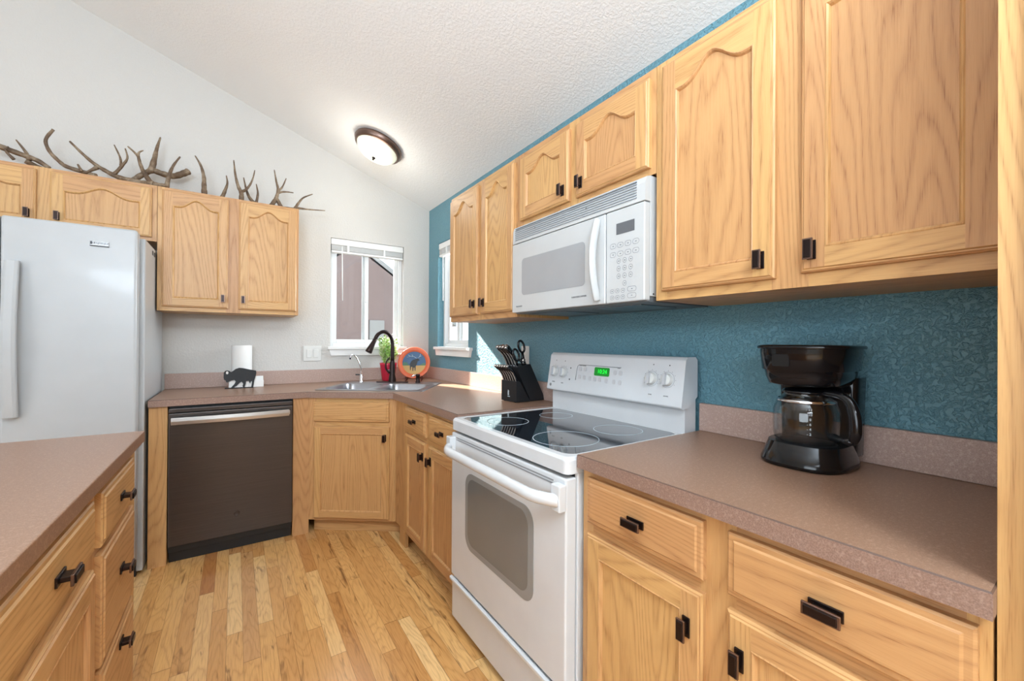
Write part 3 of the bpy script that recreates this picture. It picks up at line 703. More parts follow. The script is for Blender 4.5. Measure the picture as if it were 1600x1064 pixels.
# decorative plate on stand
pc = V((-.232, -.262, 1.062)); pn = V((-.42, -.88, .22)).normalized(); pa = Z.cross(pn).normalized(); pb = pn.cross(pa)
t = thing('plate_stand', 'dark wooden easel stand holding the decorative plate', 'stand', (pc.x, pc.y, .914))
mb = MB()
for sg in (-1, 1):
    q = pc+pa*sg*.062-pb*.12
    g = V((q.x, q.y, .9145))
    mb.board(Z)
    f0 = V((pn.x, pn.y, 0)).normalized()
    mb.tube([g+f0*.05+Z*.005, g+f0*.035+Z*.022, g+f0*.012+Z*.02, g-f0*.03+Z*.03, g-f0*.055+Z*.10, g-f0*.06+Z*.17], [.006, .0065, .008, .0075, .0055, .004], 8)
    mb.tube([g+f0*.035+Z*.02, g+f0*.042+Z*.045], [.006, .004], 8)
    mb.tube([g-f0*.03+Z*.03, g-f0*.06+Z*.005], [.007, .006], 8)
gA = pc-pb*.12; mb.tube([V((gA.x, gA.y, .94))-pa*.07, V((gA.x, gA.y, .94))+pa*.07], .0055, 8)
mb.build('easel', WOODD, t)
PL = pc-pn*.0
t = thing('decorative_plate', 'round orange-rimmed plate with a dark elk on blue, standing by the corner', 'plate', (pc.x, pc.y, .94))
mb = MB(); mb.lathe([(.001, -.016), (.06, -.016), (.085, -.008), (.128, .010), (.131, .013), (.128, .015), (.098, .004), (.095, .002)], pc, pn, 48); mb.build('rim', TERRA, t)
def pface(name, poly, d, mat):
    mb = MB(); mb.prism(poly, pc, pa, pb, pn, d, d+.0012); return mb.build(name, mat, t)
N_ = 40; R1 = .0955; yh = -.022
up = [(R1*math.cos(a), R1*math.sin(a)) for a in [math.asin(yh/R1)+(math.pi-2*math.asin(yh/R1))*i/N_ for i in range(N_+1)]]
lo = [(R1*math.cos(a), R1*math.sin(a)) for a in [math.pi-math.asin(yh/R1)+(math.pi+2*math.asin(yh/R1))*i/N_ for i in range(N_+1)]]
mb = MB(); mb.lathe([(.001, -.001), (R1+.002, -.001)], pc, pn, 40); mb.build('plate_back', TERRA, t)
pface('painted_sky', up, 0, PBLUE); pface('painted_meadow', lo, 0, PGOLD)
pface('painted_trees', [(-.093, -.022), (-.088, .0), (-.078, .012), (-.07, -.002), (-.06, .01), (-.05, -.01), (-.035, -.022)], .0013, PGREEN)
pface('painted_trees', [(.093, -.022), (.09, -.006), (.078, .0), (.06, -.010), (.04, -.022)], .0013, PGREEN)
pface('painted_elk', [(-.032, -.062), (-.027, -.062), (-.024, -.034), (-.014, -.034), (-.012, -.068), (-.006, -.068), (-.004, -.04), (.004, -.04), (.006, -.066), (.012, -.066), (.013, -.03), (.022, -.012), (.026, .008), (.03, .018), (.042, .018), (.044, .024), (.034, .034), (.022, .036), (.008, .030), (-.008, .026), (-.024, .012), (-.033, -.006), (-.034, -.03)], .0026, BLACKM)
for k, pl in enumerate(([(.02, .036), (.0, .05), (-.03, .056), (-.06, .046)], [(.028, .036), (.045, .055), (.05, .075)], [(-.01, .052), (-.02, .07)], [(-.035, .055), (-.05, .066)], [(.043, .052), (.062, .06)])):
    mb = MB(); mb.tube([pc+pa*a+pb*b+pn*.003 for a, b in pl], .0016, 6); mb.build('painted_antler', PPALE, t)

# ================================================================ LIGHT SWITCH, OUTLET
t = thing('light_switch', 'white double light switch on the white wall left of the window', 'switch', (-.963, -.002, 1.082))
mb = MB(); mb.box(-1.027, -.899, -.007, -.001, 1.082, 1.200); mb.build('wall_plate', PLW, t, .003)
for x in (-.987, -.939):
    mb = MB(); mb.box(x-.0165, x+.0165, -.011, -.007, 1.108, 1.174); mb.build('rocker', PLW, t, .002)
t = thing('wall_outlet', 'white outlet on the teal wall behind the knife block', 'outlet', (-.002, -1.52, 1.10))
mb = MB(); mb.box(-.007, -.001, -1.562, -1.482, 1.098, 1.216); mb.build('wall_plate', PLW, t, .003)
for z_ in (1.137, 1.177):
    mb = MB(); mb.box(-.009, -.007, -1.538, -1.506, z_-.015, z_+.015); mb.build('receptacle', TRIM, t, .002)

# ================================================================ DISHWASHER
t = thing('dishwasher', 'black stainless dishwasher with a long bar handle', 'dishwasher', (-1.465, -.33, 0))
mb = MB(); mb.box(-1.766, -1.164, -.60, -.05, .11, .868); mb.build('tub', BLACKM, t)
mb = MB(); mb.box(-1.765, -1.163, -.642, -.601, .105, .835); mb.build('door_panel', BSTEEL, t, .003)
mb = MB(); mb.box(-1.765, -1.163, -.639, -.601, .838, .862); mb.build('control_strip', BSTEEL, t, .003)
mb = MB(); mb.box(-1.766, -1.162, -.585, -.57, .0, .10); mb.build('toe_panel', TOE, t, .002)
mb = MB(); mb.box(-1.766, -1.162, -.612, -.59, .062, .104); mb.build('lower_strip', TOE, t, .002)
mb = MB(); pts = []
for k in range(13):
    u = k/12; pts.append((-1.752+u*.567, -.668-.016*math.sin(math.pi*u), .797))
vs = []
for p in pts:
    for dy, dz in ((-.009, -.019), (-.011, 0), (-.009, .019), (.007, .019), (.007, -.019)): vs.append((p[0], p[1]+dy, p[2]+dz))
mb.add(vs, [(i*5+j, i*5+(j+1) % 5, (i+1)*5+(j+1) % 5, (i+1)*5+j) for i in range(12) for j in range(5)]+[(4, 3, 2, 1, 0), (60, 61, 62, 63, 64)])
for x in (-1.745, -1.20): mb.box(x, x+.02, -.668, -.64, .785, .809)
mb.build('handle', STEELH, t, .002)
mb = MB(); mb.lathe([(.001, .002), (.011, .002), (.013, .0035), (.0155, .0035), (.0165, 0)], (-1.452, -.642, .225), (0, -1, 0), 28); mb.build('round_emblem', BSTEEL, t)

# ================================================================ REFRIGERATOR
t = thing('refrigerator', 'large white refrigerator at the left edge with curved white handle', 'refrigerator', (-2.33, -.4, 0))
mb = MB(); mb.box(-2.79, -1.864, -.655, -.03, .02, 1.775); mb.build('cabinet_body', FRID, t, .006)
mb = MB(); mb.box(-2.345, -1.884, -.742, -.662, .07, 1.800); dr = mb.build('door', FRID, t, .012, 4)
mb = MB(); pts = [(-2.302, -.742-.022-.030*math.sin(math.pi*u), .885+.71*u) for u in [k/14 for k in range(15)]]
vs = []
for p in pts:
    for dx, dy in ((-.024, .010), (-.024, -.008), (-.012, -.014), (.012, -.014), (.024, -.008), (.024, .010)): vs.append((p[0]+dx, p[1]+dy, p[2]))
mb.add(vs, [(i*6+j, i*6+(j+1) % 6, (i+1)*6+(j+1) % 6, (i+1)*6+j) for i in range(14) for j in range(6)]+[(5, 4, 3, 2, 1, 0), tuple(range(84, 90))], 0, False)
mb.box(-2.318, -2.286, -.765, -.741, .89, .93); mb.box(-2.318, -2.286, -.765, -.741, 1.55, 1.59)
mb.build('handle', FRID, dr, .004)
mb = MB(); mb.box(-2.79, -2.349, -.742, -.662, .07, 1.800); d2_ = mb.build('door', FRID, t, .012, 4)
mb = MB(); mb.box(-1.97, -1.90, -.72, -.60, 1.777, 1.797); mb.build('hinge_cover', FRID, t, .006)
mb = MB(); mb.box(-2.79, -1.89, -.665, -.64, 0, .065); mb.build('base_grille', BLACKM, t)
mb = MB(); mb.box(-2.056, -1.988, -.7465, -.742, 1.698, 1.722); bd = mb.build('name_badge', CHROME, dr, .001)
mb = MB(); mb.box(-2.056, -1.988, -.7475, -.7465, 1.697, 1.7015); mb.build('badge_bar', DARKP, dr)
text('KENMORE', 'badge_lettering', .0135, (-2.020, -.7466, 1.7115), X, Z, -Y, DARKP, dr)
mb = MB(); mb.box(-2.055, -2.048, -.7475, -.7465, 1.706, 1.72); mb.build('badge_mark', DARKP, dr)
for y_ in (-.43, -.37):
    mb = MB(); mb.box(-1.865, -1.862, y_-.014, y_+.014, 1.728, 1.752); mb.build('side_plug', BLACKM, t)

# ================================================================ RANGE
RY0, RY1 = -2.657, -1.892; ry = (RY0+RY1)/2
t = thing('electric_range', 'white freestanding electric range with black glass cooktop', 'range', (-.33, ry, 0))
mb = MB(); mb.box(-.625, -.03, RY0, RY1, .03, .855); mb.box(-.58, -.05, RY0+.02, RY1-.02, 0, .03); mb.build('body', APPL, t, .003)
# cooktop rim: rounded tray
mb = MB()
L = [rrect(-.668, -.03, RY0-.001, RY1+.001, .02), rrect(-.668, -.03, RY0-.001, RY1+.001, .02), rrect(-.662, -.034, RY0+.005, RY1-.005, .02), rrect(-.637, -.095, RY0+.024, RY1-.024, .04), rrect(-.635, -.097, RY0+.026, RY1-.026, .04)]
zz = [.856, .896, .9055, .9055, .902]; n = len(L[0])
mb.add([(a, b, z_) for l, z_ in zip(L, zz) for a, b in l], [(k*n+i, k*n+(i+1) % n, (k+1)*n+(i+1) % n, (k+1)*n+i) for k in range(4) for i in range(n)], 0, False)
mb.tess([[(a, b, .856) for a, b in L[0]]]); mb.build('cooktop_rim', APPL, t, .003)
mb = MB(); mb.prism(rrect(-.635, -.097, RY0+.026, RY1-.026, .04), (0, 0, 0), X, Y, Z, .894, .9035); ck = mb.build('cooktop_glass', COOK, t)
for cx, cy, r in ((-.50, ry-.185, .115), (-.50, ry+.185, .088), (-.235, ry+.185, .075), (-.235, ry-.185, .092)):
    mb = MB()
    for rr_ in ((r,) if r != .115 else (r,)): mb.lathe([(rr_-.0012, .0001), (rr_-.0012, .0005), (rr_+.0012, .0005), (rr_+.0012, .0001)], (cx, cy, .9035), seg=64)
    mb.build('burner_ring', PPALE, ck)
# back guard
mb = MB(); mb.prism([(-.095, .902), (-.095, .99), (-.075, 1.05), (-.028, 1.05), (-.028, .902)], (0, 0, 0), X, Z, Y, RY0+.004, RY1-.004); mb.build('riser', APPL, t, .003)
gx = [(-.130, 1.002), (-.118, 1.018), (-.098, 1.172), (-.090, 1.184), (-.06, 1.190), (-.034, 1.186), (-.028, 1.17), (-.028, 1.05), (-.075, 1.0)]
gx = [(-.128, 1.004), (-.100, 1.176), (-.086, 1.188), (-.040, 1.188), (-.028, 1.176), (-.028, 1.04), (-.085, 1.0), (-.120, .998)]
mb = MB(); mb.prism(gx, (0, 0, 0), X, Z, Y, RY0-.004, RY1+.004); bgd = mb.build('control_panel', APPL, t, .008, 4)
# panel frame for details: along y (A=-Y reading left->right), up B, normal Nn
Bv = V((.028, 0, .172)).normalized(); Av = V((0, -1, 0)); Nv = Av.cross(Bv).normalized()
if Nv.x > 0: Nv = -Nv
PO = V((-.128, RY1, 1.004))
def pp(a, b, d=0): return PO+Av*a+Bv*b+Nv*d
for k, (a, b) in enumerate(((.042, .092), (.108, .090), (.628, .098), (.700, .098))):
    r = .0225 if k < 2 else .024
    mb = MB(); mb.lathe([(r+.006, .0005), (r+.006, .001), (r+.005, .001), (r+.005, .0005)], pp(a, b), Nv, 36, 1)
    for j in range(9): an = math.radians(-120+j*30); c_ = pp(a+math.sin(an)*(r+.011), b+math.cos(an)*(r+.011)); mb.prism([(-.0012, -.0012), (.0012, -.0012), (.0012, .0012), (-.0012, .0012)], c_, Av, Bv, Nv, .0002, .0008, 1)
    mb.build('dial_marks', [PLW, GREYP], bgd)
    mb = MB(); mb.lathe([(r, 0), (r, .004), (r*.9, .012), (r*.86, .016), (.001, .0165)], pp(a, b), Nv, 30)
    mb.prism(rrect(-.0052, .0052, -r*.95, r*.95, .005), pp(a, b), Av, Bv, Nv, .015, .028, 1)
    mb.build('control_knob', [PLW, BTN], bgd, .001)
    mb = MB(); mb.lathe([(.0022, .0002), (.0022, .001), (.0001, .001)], pp(a+.004, b+.055), Nv, 10); mb.build('indicator_dot', DARKP, bgd)
for a, b, s_ in ((.042, .038, 'FRONT'), (.108, .036, 'REAR'), (.628, .036, 'REAR'), (.700, .036, 'FRONT')): text(s_, 'dial_caption', .0065, pp(a, b, .0006), Av, Bv, Nv, GREYP, bgd)
for a, b in ((.158, .113), (.158, .058)):
    mb = MB(); mb.lathe([(.0034, .0002), (.0034, .001), (.0001, .001)], pp(a, b), Nv, 12); mb.build('indicator_dot', DARKP, bgd)
mb = MB(); mb.tube([pp(.202, .058, .001), pp(.202, .10, .001), pp(.206, .125, .001), pp(.216, .132, .001), pp(.47, .131, .001)], .0014, 6); mb.build('panel_outline', GREYP, bgd)
mb = MB(); mb.prism(rrect(.318, .408, .088, .126, .006), pp(0, 0), Av, Bv, Nv, 0, .0012); lc = mb.build('clock_display', LCDD, bgd)
text('10:24', 'clock_digits', .026, pp(.366, .107, .0016), Av, Bv, Nv, LCDG, lc)
for a, b in [(.225, .112), (.258, .113), (.225, .075), (.258, .074), (.295, .072), (.325, .072), (.355, .072), (.395, .070), (.440, .108), (.470, .108), (.440, .068), (.472, .068)]:
    mb = MB(); mb.prism(rrect(a-.009, a+.009, b-.010, b+.010, .006), pp(0, 0), Av, Bv, Nv, 0, .0012); kb = mb.build('touch_button', BTN, bgd)
for a, b, s_ in [(.24, .128, 'OVEN CONTROL'), (.458, .128, 'TIMER')]: text(s_, 'panel_caption', .006, pp(a, b, .0006), Av, Bv, Nv, GREYP, bgd)
mb = MB(); mb.lathe([(.0075, .0002), (.0075, .0012), (.006, .0012), (.006, .0006), (.001, .0006)], pp(.022, .022), Nv, 22); mb.build('round_emblem', GREYP, bgd)
# vent slot, doors
mb = MB(); mb.box(-.632, -.60, RY0+.012, RY1-.012, .836, .8555); mb.build('vent_gap', BLACKM, t)
mb = MB(); mb.box(-.668, -.626, RY0+.004, RY1-.004, .222, .843); od = mb.build('oven_door', APPL, t, .006, 3)
for z_ in (.826, .817):
    mb = MB(); mb.box(-.6692, -.667, RY0+.06, RY1-.05, z_-.0022, z_+.0022); mb.build('vent_groove', GREYP, od)
def yz(mb, loop, x0, x1, m=0): mb.prism(loop, (0, 0, 0), Y, Z, X, x0, x1, m)
mb = MB(); yz(mb, rrect(-2.500, -2.030, .392, .705, .055, 8), -.6695, -.667); ow = mb.build('oven_window', OVENF, od, .001)
mb = MB(); yz(mb, rrect(-2.470, -2.052, .415, .685, .045, 8), -.6702, -.6694); mb.build('window_glass', OVENG, ow)
mb = MB(); pts = []
for k in range(25):
    u = k/24; y_ = RY1-.012-u*(RY1-RY0-.024); d = min(1, min(u, 1-u)/.13); d = math.sin(d*math.pi/2); pts.append((-.685-.042*d, y_, .783))
mb.tube(pts, .017, 16, flat=1.1)
for y_ in (RY1-.022, RY0+.022): mb.box(-.695, -.667, y_-.020, y_+.020, .750, .828)
mb.build('handle', APPL, od, .004)
mb = MB(); mb.box(-.664, -.626, RY0+.004, RY1-.004, .035, .208); sd2 = mb.build('storage_drawer', APPL, t, .006, 3)
mb = MB(); mb.prism([(-.664, .196), (-.676, .200), (-.676, .212), (-.664, .214)], (0, 0, 0), X, Z, Y, RY0+.006, RY1-.006); mb.build('drawer_lip', APPL, sd2, .002)

# ================================================================ MICROWAVE
MY0, MY1, MX = -2.690, -1.926, -.372
t = thing('microwave', 'white over-the-range microwave with vent louvers and curved handle', 'microwave', (-.19, (MY0+MY1)/2, 1.374))
mb = MB(); mb.box(MX+.03, -.003, MY0, MY1, 1.392, 1.787); mb.build('casing', MWE, t, .002)
mb = MB(); mb.box(MX+.02, -.003, MY0+.003, MY1-.003, 1.374, 1.391); un = mb.build('underside_plate', HOODU, t, .002)
mb = MB(); mb.box(-.30, -.10, MY1-.30, MY1-.07, 1.3715, 1.3738); mb.build('grease_filter', STEEL, un)
mb = MB(); mb.box(-.30, -.10, MY0+.07, MY0+.30, 1.3715, 1.3738); mb.build('grease_filter', STEEL, un)
mb = MB(); mb.prism([(MX+.03, 1.702), (MX+.003, 1.702), (MX+.004, 1.76), (MX+.010, 1.780), (MX+.03, 1.786)], (0, 0, 0), X, Z, Y, MY0, MY1); vg = mb.build('vent_grille', MWE, t, .002)
for k in range(7):
    z_ = 1.716+k*.0088
    mb = MB(); mb.prism([(MX+.001, z_), (MX+.006, z_+.0015), (MX+.006, z_+.0045), (MX+.001, z_+.003)], (0, 0, 0), X, Z, Y, MY0+.035, MY1-.02)
    mb.build('louver', LOUV, vg)
for y_ in (-2.10, -2.42):
    mb = MB(); mb.lathe([(.0028, 0), (.0025, .002), (.0001, .002)], (MX+.003, y_, 1.745), (-1, 0, 0), 10); mb.build('screw', DARKP, vg)
DYS = -2.522
mb = MB(); mb.box(MX, MX+.03, DYS+.002, MY1, 1.378, 1.698); md_ = mb.build('door', MWE, t, .004, 3)
mb = MB(); yz(mb, rrect(-2.418, -2.005, 1.455, 1.622, .018), MX-.0008, MX+.001); mb.build('door_window', MWG, md_)
mb = MB(); pts = [(MX-.008-.026*math.sin(math.pi*u), DYS+.032+.000*u, 1.392+.292*u) for u in [k/16 for k in range(17)]]
mb.tube(pts, [.0105]*17, 12, flat=1.5); mb.build('handle', MWE, md_, .002)
text('SPACEMAKER', 'door_lettering', .008, (MX-.0012, -1.985, 1.405), -Y, Z, -X, GREYP, md_)
text('TURNTABLE SYSTEM', 'door_lettering', .009, (MX-.0012, -2.385, 1.415), -Y, Z, -X, GREYP, md_)
mb = MB(); mb.box(MX, MX+.03, MY0, DYS-.002, 1.378, 1.698); cp = mb.build('control_panel', MWE, t, .004, 3)
mb = MB(); mb.box(MX-.0008, MX+.001, -2.650, -2.572, 1.612, 1.650); mb.build('clock_display', MWD, cp)
def mbtn(y_, z_, w_, h_):
    mb = MB(); o1 = rrect(y_-w_/2, y_+w_/2, z_-h_/2, z_+h_/2, h_/2*.96, 5); i1 = rrect(y_-w_/2+.0012, y_+w_/2-.0012, z_-h_/2+.0012, z_+h_/2-.0012, h_/2*.85, 5)
    n = len(o1); mb.add([(MX-.0009, a, b) for a, b in o1+i1], [(i, (i+1) % n, n+(i+1) % n, n+i) for i in range(n)]); mb.box(MX-.0009, MX, y_-.003, y_+.003, z_-.0012, z_+.0012); mb.build('key', KEYG, cp)
for r_ in range(2):
    for c_ in range(4): mbtn(-2.557-c_*.033, 1.575-r_*.030, .027, .018)
for r_ in range(3):
    for c_ in range(3): mbtn(-2.583-c_*.026, 1.520-r_*.026, .017, .018)
mbtn(-2.609, 1.442, .017, .018)
for r_ in range(2):
    for c_ in range(3): mbtn(-2.554-c_*.024, 1.422-r_*.022-.004, .018, .015)
    mbtn(-2.640, 1.422-r_*.022-.002, .038, .017)
mb = MB(); mb.lathe([(.003, 0), (.0028, .002), (.0001, .002)], (MX+.045, MY0, 1.40), (0, -1, 0), 10); mb.build('screw', DARKP, t)

# ================================================================ CEILING LIGHT
cn = V((SL, 0, 1)).normalized(); lc_ = V((-.612, -.555, 0)); lc_.z = ZC-SL*lc_.x; dn = -cn
t = thing('ceiling_light', 'round flush-mount ceiling light with frosted glass bowl and dark metal ring', 'ceiling light', lc_)
mb = MB(); mb.lathe([(.155, 0), (.168, .008), (.172, .022), (.164, .032), (.162, .042), (.150, .050), (.143, .046)], lc_, dn, 48); mb.build('metal_ring', BRONZE2, t)
mb = MB(); mb.lathe([(.146, .044), (.138, .064), (.115, .088), (.08, .104), (.04, .111), (.001, .113)], lc_, dn, 48); mb.build('glass_bowl', LAMPG, t)
mb = MB(); mb.lathe([(.001, .108), (.012, .112), (.013, .118), (.006, .124), (.009, .130), (.001, .136)], lc_, dn, 16); mb.build('finial', BRONZE, t)
light('POINT', 'flush_mount_bulb', lc_+dn*.30, None, 6, (1, .97, .88), shadow_soft_size=.1)

# ================================================================ PAPER TOWEL, NAPKINS, BUFFALO HOLDER
mb = MB(); mb.lathe([(.018, .914), (.060, .914), (.061, .918), (.061, 1.202), (.060, 1.206), (.018, 1.206)], (-1.426, -.090, 0), seg=40)
mb.lathe([(.018, 1.206), (.018, .914)], (-1.426, -.090, 0), seg=20); o = mb.build('paper_towel_roll', PAPER); tag(relocate(o), 'white paper towel roll standing behind the black buffalo holder', 'paper towel')
mb = MB()
for k in range(10): mb.box(-1.492+k*.0004, -1.300, -.176+k*.0022, -.1746+k*.0022, .9165, .965+k*.003)
mb.box(-1.50, -1.298, -.177, -.154, .9165, .962)
o = mb.build('napkin_stack', PAPER, None, .001); tag(relocate(o), 'stack of white napkins held in the black buffalo holder', 'napkins')
bf = [(318, 745), (318, 735), (395, 738), (440, 690), (460, 650), (440, 628), (400, 635), (345, 662), (332, 655), (325, 632), (305, 620), (298, 590), (300, 520), (318, 495), (345, 488), (372, 497), (395, 512), (420, 500), (455, 472), (505, 455), (560, 462), (640, 482), (700, 494), (738, 503), (742, 540), (728, 600), (715, 640), (706, 700), (700, 738), (690, 748), (672, 735), (680, 690), (682, 655), (665, 660), (655, 690), (635, 650), (600, 655), (595, 690), (580, 738), (560, 742), (552, 720), (560, 690), (540, 655), (520, 665), (470, 715), (430, 735), (560, 744), (690, 738), (695, 750)]
bf = bf[:-3]
bf2 = [(-1.530+(x-295)/445*.187, .9155+(748-y)/293*.138) for x, y in bf]
t = thing('buffalo_napkin_holder', 'black metal buffalo silhouette napkin holder left of the light switch', 'napkin holder', (-1.43, -.17, .914))
mb = MB(); mb.prism(bf2, (0, 0, 0), X, Z, Y, -.186, -.182); mb.build('buffalo_panel', BLACKM, t)
mb = MB(); mb.box(-1.522, -1.36, -.19, -.150, .9142, .9162); mb.box(-1.522, -1.36, -.190, -.180, .9142, .920); mb.build('base_tray', BLACKM, t)
mb = MB(); mb.prism([(a, min(b, 1.0)) for a, b in [(-1.50, .916), (-1.36, .916), (-1.36, .99), (-1.50, .99)]], (0, 0, 0), X, Z, Y, -.153, -.1515); mb.build('back_panel', BLACKM, t)
mb = MB(); mb.prism([(0.007*math.cos(a), .010*math.sin(a)) for a in [k*math.pi/6 for k in range(12)]], (-1.509, 0, 1.022), X, Z, Y, -.1868, -.1862); mb.build('horn_cutout', PAPER, t)

# ================================================================ KNIFE BLOCK
kx, ky = -.217, -1.740            # front bottom corner nearest the camera; block runs +x, width +y
t = thing('knife_block', 'black slanted knife block on the counter left of the range', 'knife block', (-.14, -1.595, .914)); kw = .136
def kp(x, z_): return (kx+x*.96, .917+z_)
KNT = [t]
mb = MB(); mb.prism([kp(0, 0), kp(.10, 0), kp(.024, .112), kp(0, .112)], (0, 0, 0), X, Z, Y, ky, ky+kw); mb.build('steak_knife_box', BLACKM, t, .002)
mb = MB(); mb.prism([kp(.104, 0), kp(.205, 0), kp(.198, .03), kp(.100, .203), kp(.008, .188), kp(.012, .165)], (0, 0, 0), X, Z, Y, ky, ky+kw); mb.build('main_block', BLACKM, t, .003)
mb = MB()
for a, b in ((0.012, .02), (.18, .02), (.012, kw-.02), (.18, kw-.02)): mb.lathe([(.007, -.003), (.007, 0)], (kx+a*.96, ky+b, .917), seg=10)
mb.build('feet', BLACKP, t)
mb = MB(); mb.prism([(-.006, .0), (.006, .0), (.004, .016), (.007, .022), (-.003, .030), (-.006, .018)], (kx-.0005, ky+kw*.52, .950), -Y, Z, -X, 0, .0006); mb.build('emblem', PPALE, t)
text('SWISS', 'emblem_lettering', .008, (kx-.0006, ky+kw*.5, .943), -Y, Z, -X, PPALE, t)
kd = V((-.52, 0, .854))
def knife(o0, L, r, lab, grp, nm='kitchen_knife'):
    base = V(o0); t = thing(nm, lab, 'knife', base, grp); KNT.append(t)
    mb = MB(); up = V((.8, 0, .6))
    pts = [base+kd*(L*u)+up*(.006*math.sin(u*3.4)-.011*u**3) for u in (0, .12, .3, .5, .7, .86, 1.0)]
    mb.tube(pts, [r*.8, r, r*.92, r*1.0, r*1.15, r*1.3, r*.9], 10, 0, True, 1.35); mb.build('grip', BLACKP, t)
    mb = MB(); sp = [p-up*(r*1.05) for p in pts[:-1]]
    mb.tube(sp, [r*.62]*6, 8, 0, True, .8); mb.build('tang', STEELH, t)
    mb = MB(); mb.tube([pts[-1]-kd*.004, pts[-1]+kd*.005], [r*1.28, r*1.0], 10, 0, True, 1.3); mb.build('butt_cap', STEELH, t)
    mb = MB(); mb.tube([base-kd*.03, base+kd*.004], [r*.7, r*.8], 8, 0, True, 1.6); mb.build('bolster', STEEL, t)
    return t
def copy_tree(o, parent=None):
    c = o.copy(); C.objects.link(c); c.parent = parent; ORIG[c.name] = ORIG.get(o.name, V((0, 0, 0)))
    for ch in list(o.children): copy_tree(ch, c)
    return c
slab = 'steak knife with black and steel handle standing in the front box of the knife block'
k0 = knife((kx+.012, ky+.013, .917+.112), .105, .0062, slab, 'steak knives in the knife block', 'steak_knife')
for k in range(1, 6):
    c = copy_tree(k0); KNT.append(c); c.location = V((kx+.012, ky+.013+k*.0218, .917+.112))
ulab = 'large black-and-steel handled knife in the tall rear part of the knife block'
k1 = knife((kx+.030, ky+.034, .917+.193), .128, .0078, ulab, 'carving knives in the knife block')
for (a, b) in ((.030, .060), (.030, .086), (.030, .112), (.058, .072), (.058, .104)):
    c = copy_tree(k1); KNT.append(c); c.location = V((kx+a, ky+b, .917+.196+(a-.03)*.15))
# scissors
sc0 = V((kx+.070, ky+.022, .917+.198))
t = thing('kitchen_scissors', 'black-handled kitchen scissors in the knife block, nearest the wall outlet', 'scissors', sc0)
mb = MB(); us = V((.8, 0, .6)); sdv = V((-.45, 0, .893))
for sg, ln in ((-1, .075), (1, .09)):
    c0 = sc0+sdv*(ln+.004)+us*(.027*sg)
    lp_ = [c0+sdv*(math.cos(a)*.033)+us*(math.sin(a)*.020) for a in [2*math.pi*k/16 for k in range(17)]]
    mb.tube(lp_, .0062, 8, 0, False); mb.tube([sc0+sdv*.02, sc0+sdv*(ln-.03)+us*(.018*sg)], [.012, .007], 8)
mb.tube([sc0-sdv*.02, sc0+sdv*.03], [.013, .014], 10); mb.build('handles', BLACKP, t)
mb = MB(); mb.lathe([(.001, .004), (.009, .004), (.010, 0)], sc0+sdv*.03+V((0, -.013, 0)), (0, -1, 0), 16); mb.build('pivot', STEELH, t)
KNT.append(t); RZ = Matrix.Rotation(.06, 4, 'Z'); pv = V((kx, ky, 0))
for o in KNT: o.location = pv+RZ@(o.location-pv); o.rotation_euler.z = .06

# ================================================================ COFFEE MAKER
cx, cy = -.150, -3.068
t = thing('coffee_maker', 'black drip coffee maker on the right counter', 'coffee maker', (cx, cy, .914))
def sup(ax_, by, n=40, p=2.8, flatback=None, oy=0):
    out = []
    for k in range(n):
        a = 2*math.pi*k/n; c_, s_ = math.cos(a), math.sin(a)
        x = ax_*abs(c_)**(2/p)*(1 if c_ > 0 else -1); y = by*abs(s_)**(2/p)*(1 if s_ > 0 else -1)
        if flatback is not None: x = min(x, flatback)
        out.append((x, y))
    return out
def loft(mb, secs, m=0, smooth=True):
    n = len(secs[0][0]); vs = [(cx+ox+a, cy+b, z_) for l, z_, ox in secs for a, b in l]
    mb.add(vs, [(k*n+i, k*n+(i+1) % n, (k+1)*n+(i+1) % n, (k+1)*n+i) for k in range(len(secs)-1) for i in range(n)], m, smooth)
    mb.tess([[(cx+secs[0][2]+a, cy+b, secs[0][1]) for a, b in secs[0][0]]], m); mb.tess([[(cx+secs[-1][2]+a, cy+b, secs[-1][1]) for a, b in secs[-1][0]]], m)
mb = MB(); loft(mb, [(sup(.112, .095), .9145, 0), (sup(.119, .102), .920, 0), (sup(.119, .102), .926, 0), (sup(.110, .094), .952, .003), (sup(.101, .088), .974, .006)]); mb.build('base', BLACKP, t)
mb = MB(); mb.lathe([(.001, .976), (.066, .976), (.070, .974)], (cx-.022, cy, 0), seg=36); mb.build('warming_plate', BLACKM, t)
mb = MB(); loft(mb, [(rrect(-.040, .036, -.090, .090, .018), .940, .080), (rrect(-.040, .036, -.096, .096, .018), 1.15, .080)]); mb.build('rear_tower', BLACKP, t)
mb = MB(); loft(mb, [(sup(.078, .068), 1.128, -.004), (sup(.096, .086), 1.132, 0), (sup(.104, .094), 1.150, .003), (sup(.108, .098), 1.168, .004), (sup(.114, .103), 1.170, .004), (sup(.118, .107), 1.215, .004), (sup(.119, .108), 1.226, .004)]); mb.build('brew_housing', BLACKP, t)
mb = MB(); loft(mb, [(sup(.124, .113), 1.2265, .004), (sup(.126, .115), 1.230, .004), (sup(.124, .113), 1.2345, .004), (sup(.112, .10), 1.237, .004)]); mb.build('lid', BLACKP, t)
mb = MB(); mb.lathe([(.003, 0), (.003, .002), (.001, .0025)], (cx-.094, cy-.028, 1.156), (-1, -.25, 0), 10); mb.build('power_light', PPALE, t)
mb = MB(); mb.prism(rrect(-.020, .020, -.016, .016, .004), (cx-.112, cy+.024, 1.196), (0.1, -1, 0), Z, (-1, -.1, 0), 0, .003); mb.build('brand_plate', BLACKP, t, .001)
cc = V((cx-.022, cy, .9775))
t = thing('coffee_carafe', 'empty glass coffee carafe with black handle sitting in the coffee maker', 'carafe', cc)
mb = MB(); pf = [(.002, .0), (.066, .0), (.073, .006), (.0755, .02), (.0765, .06), (.075, .085), (.066, .108), (.053, .122), (.049, .128), (.052, .132)]
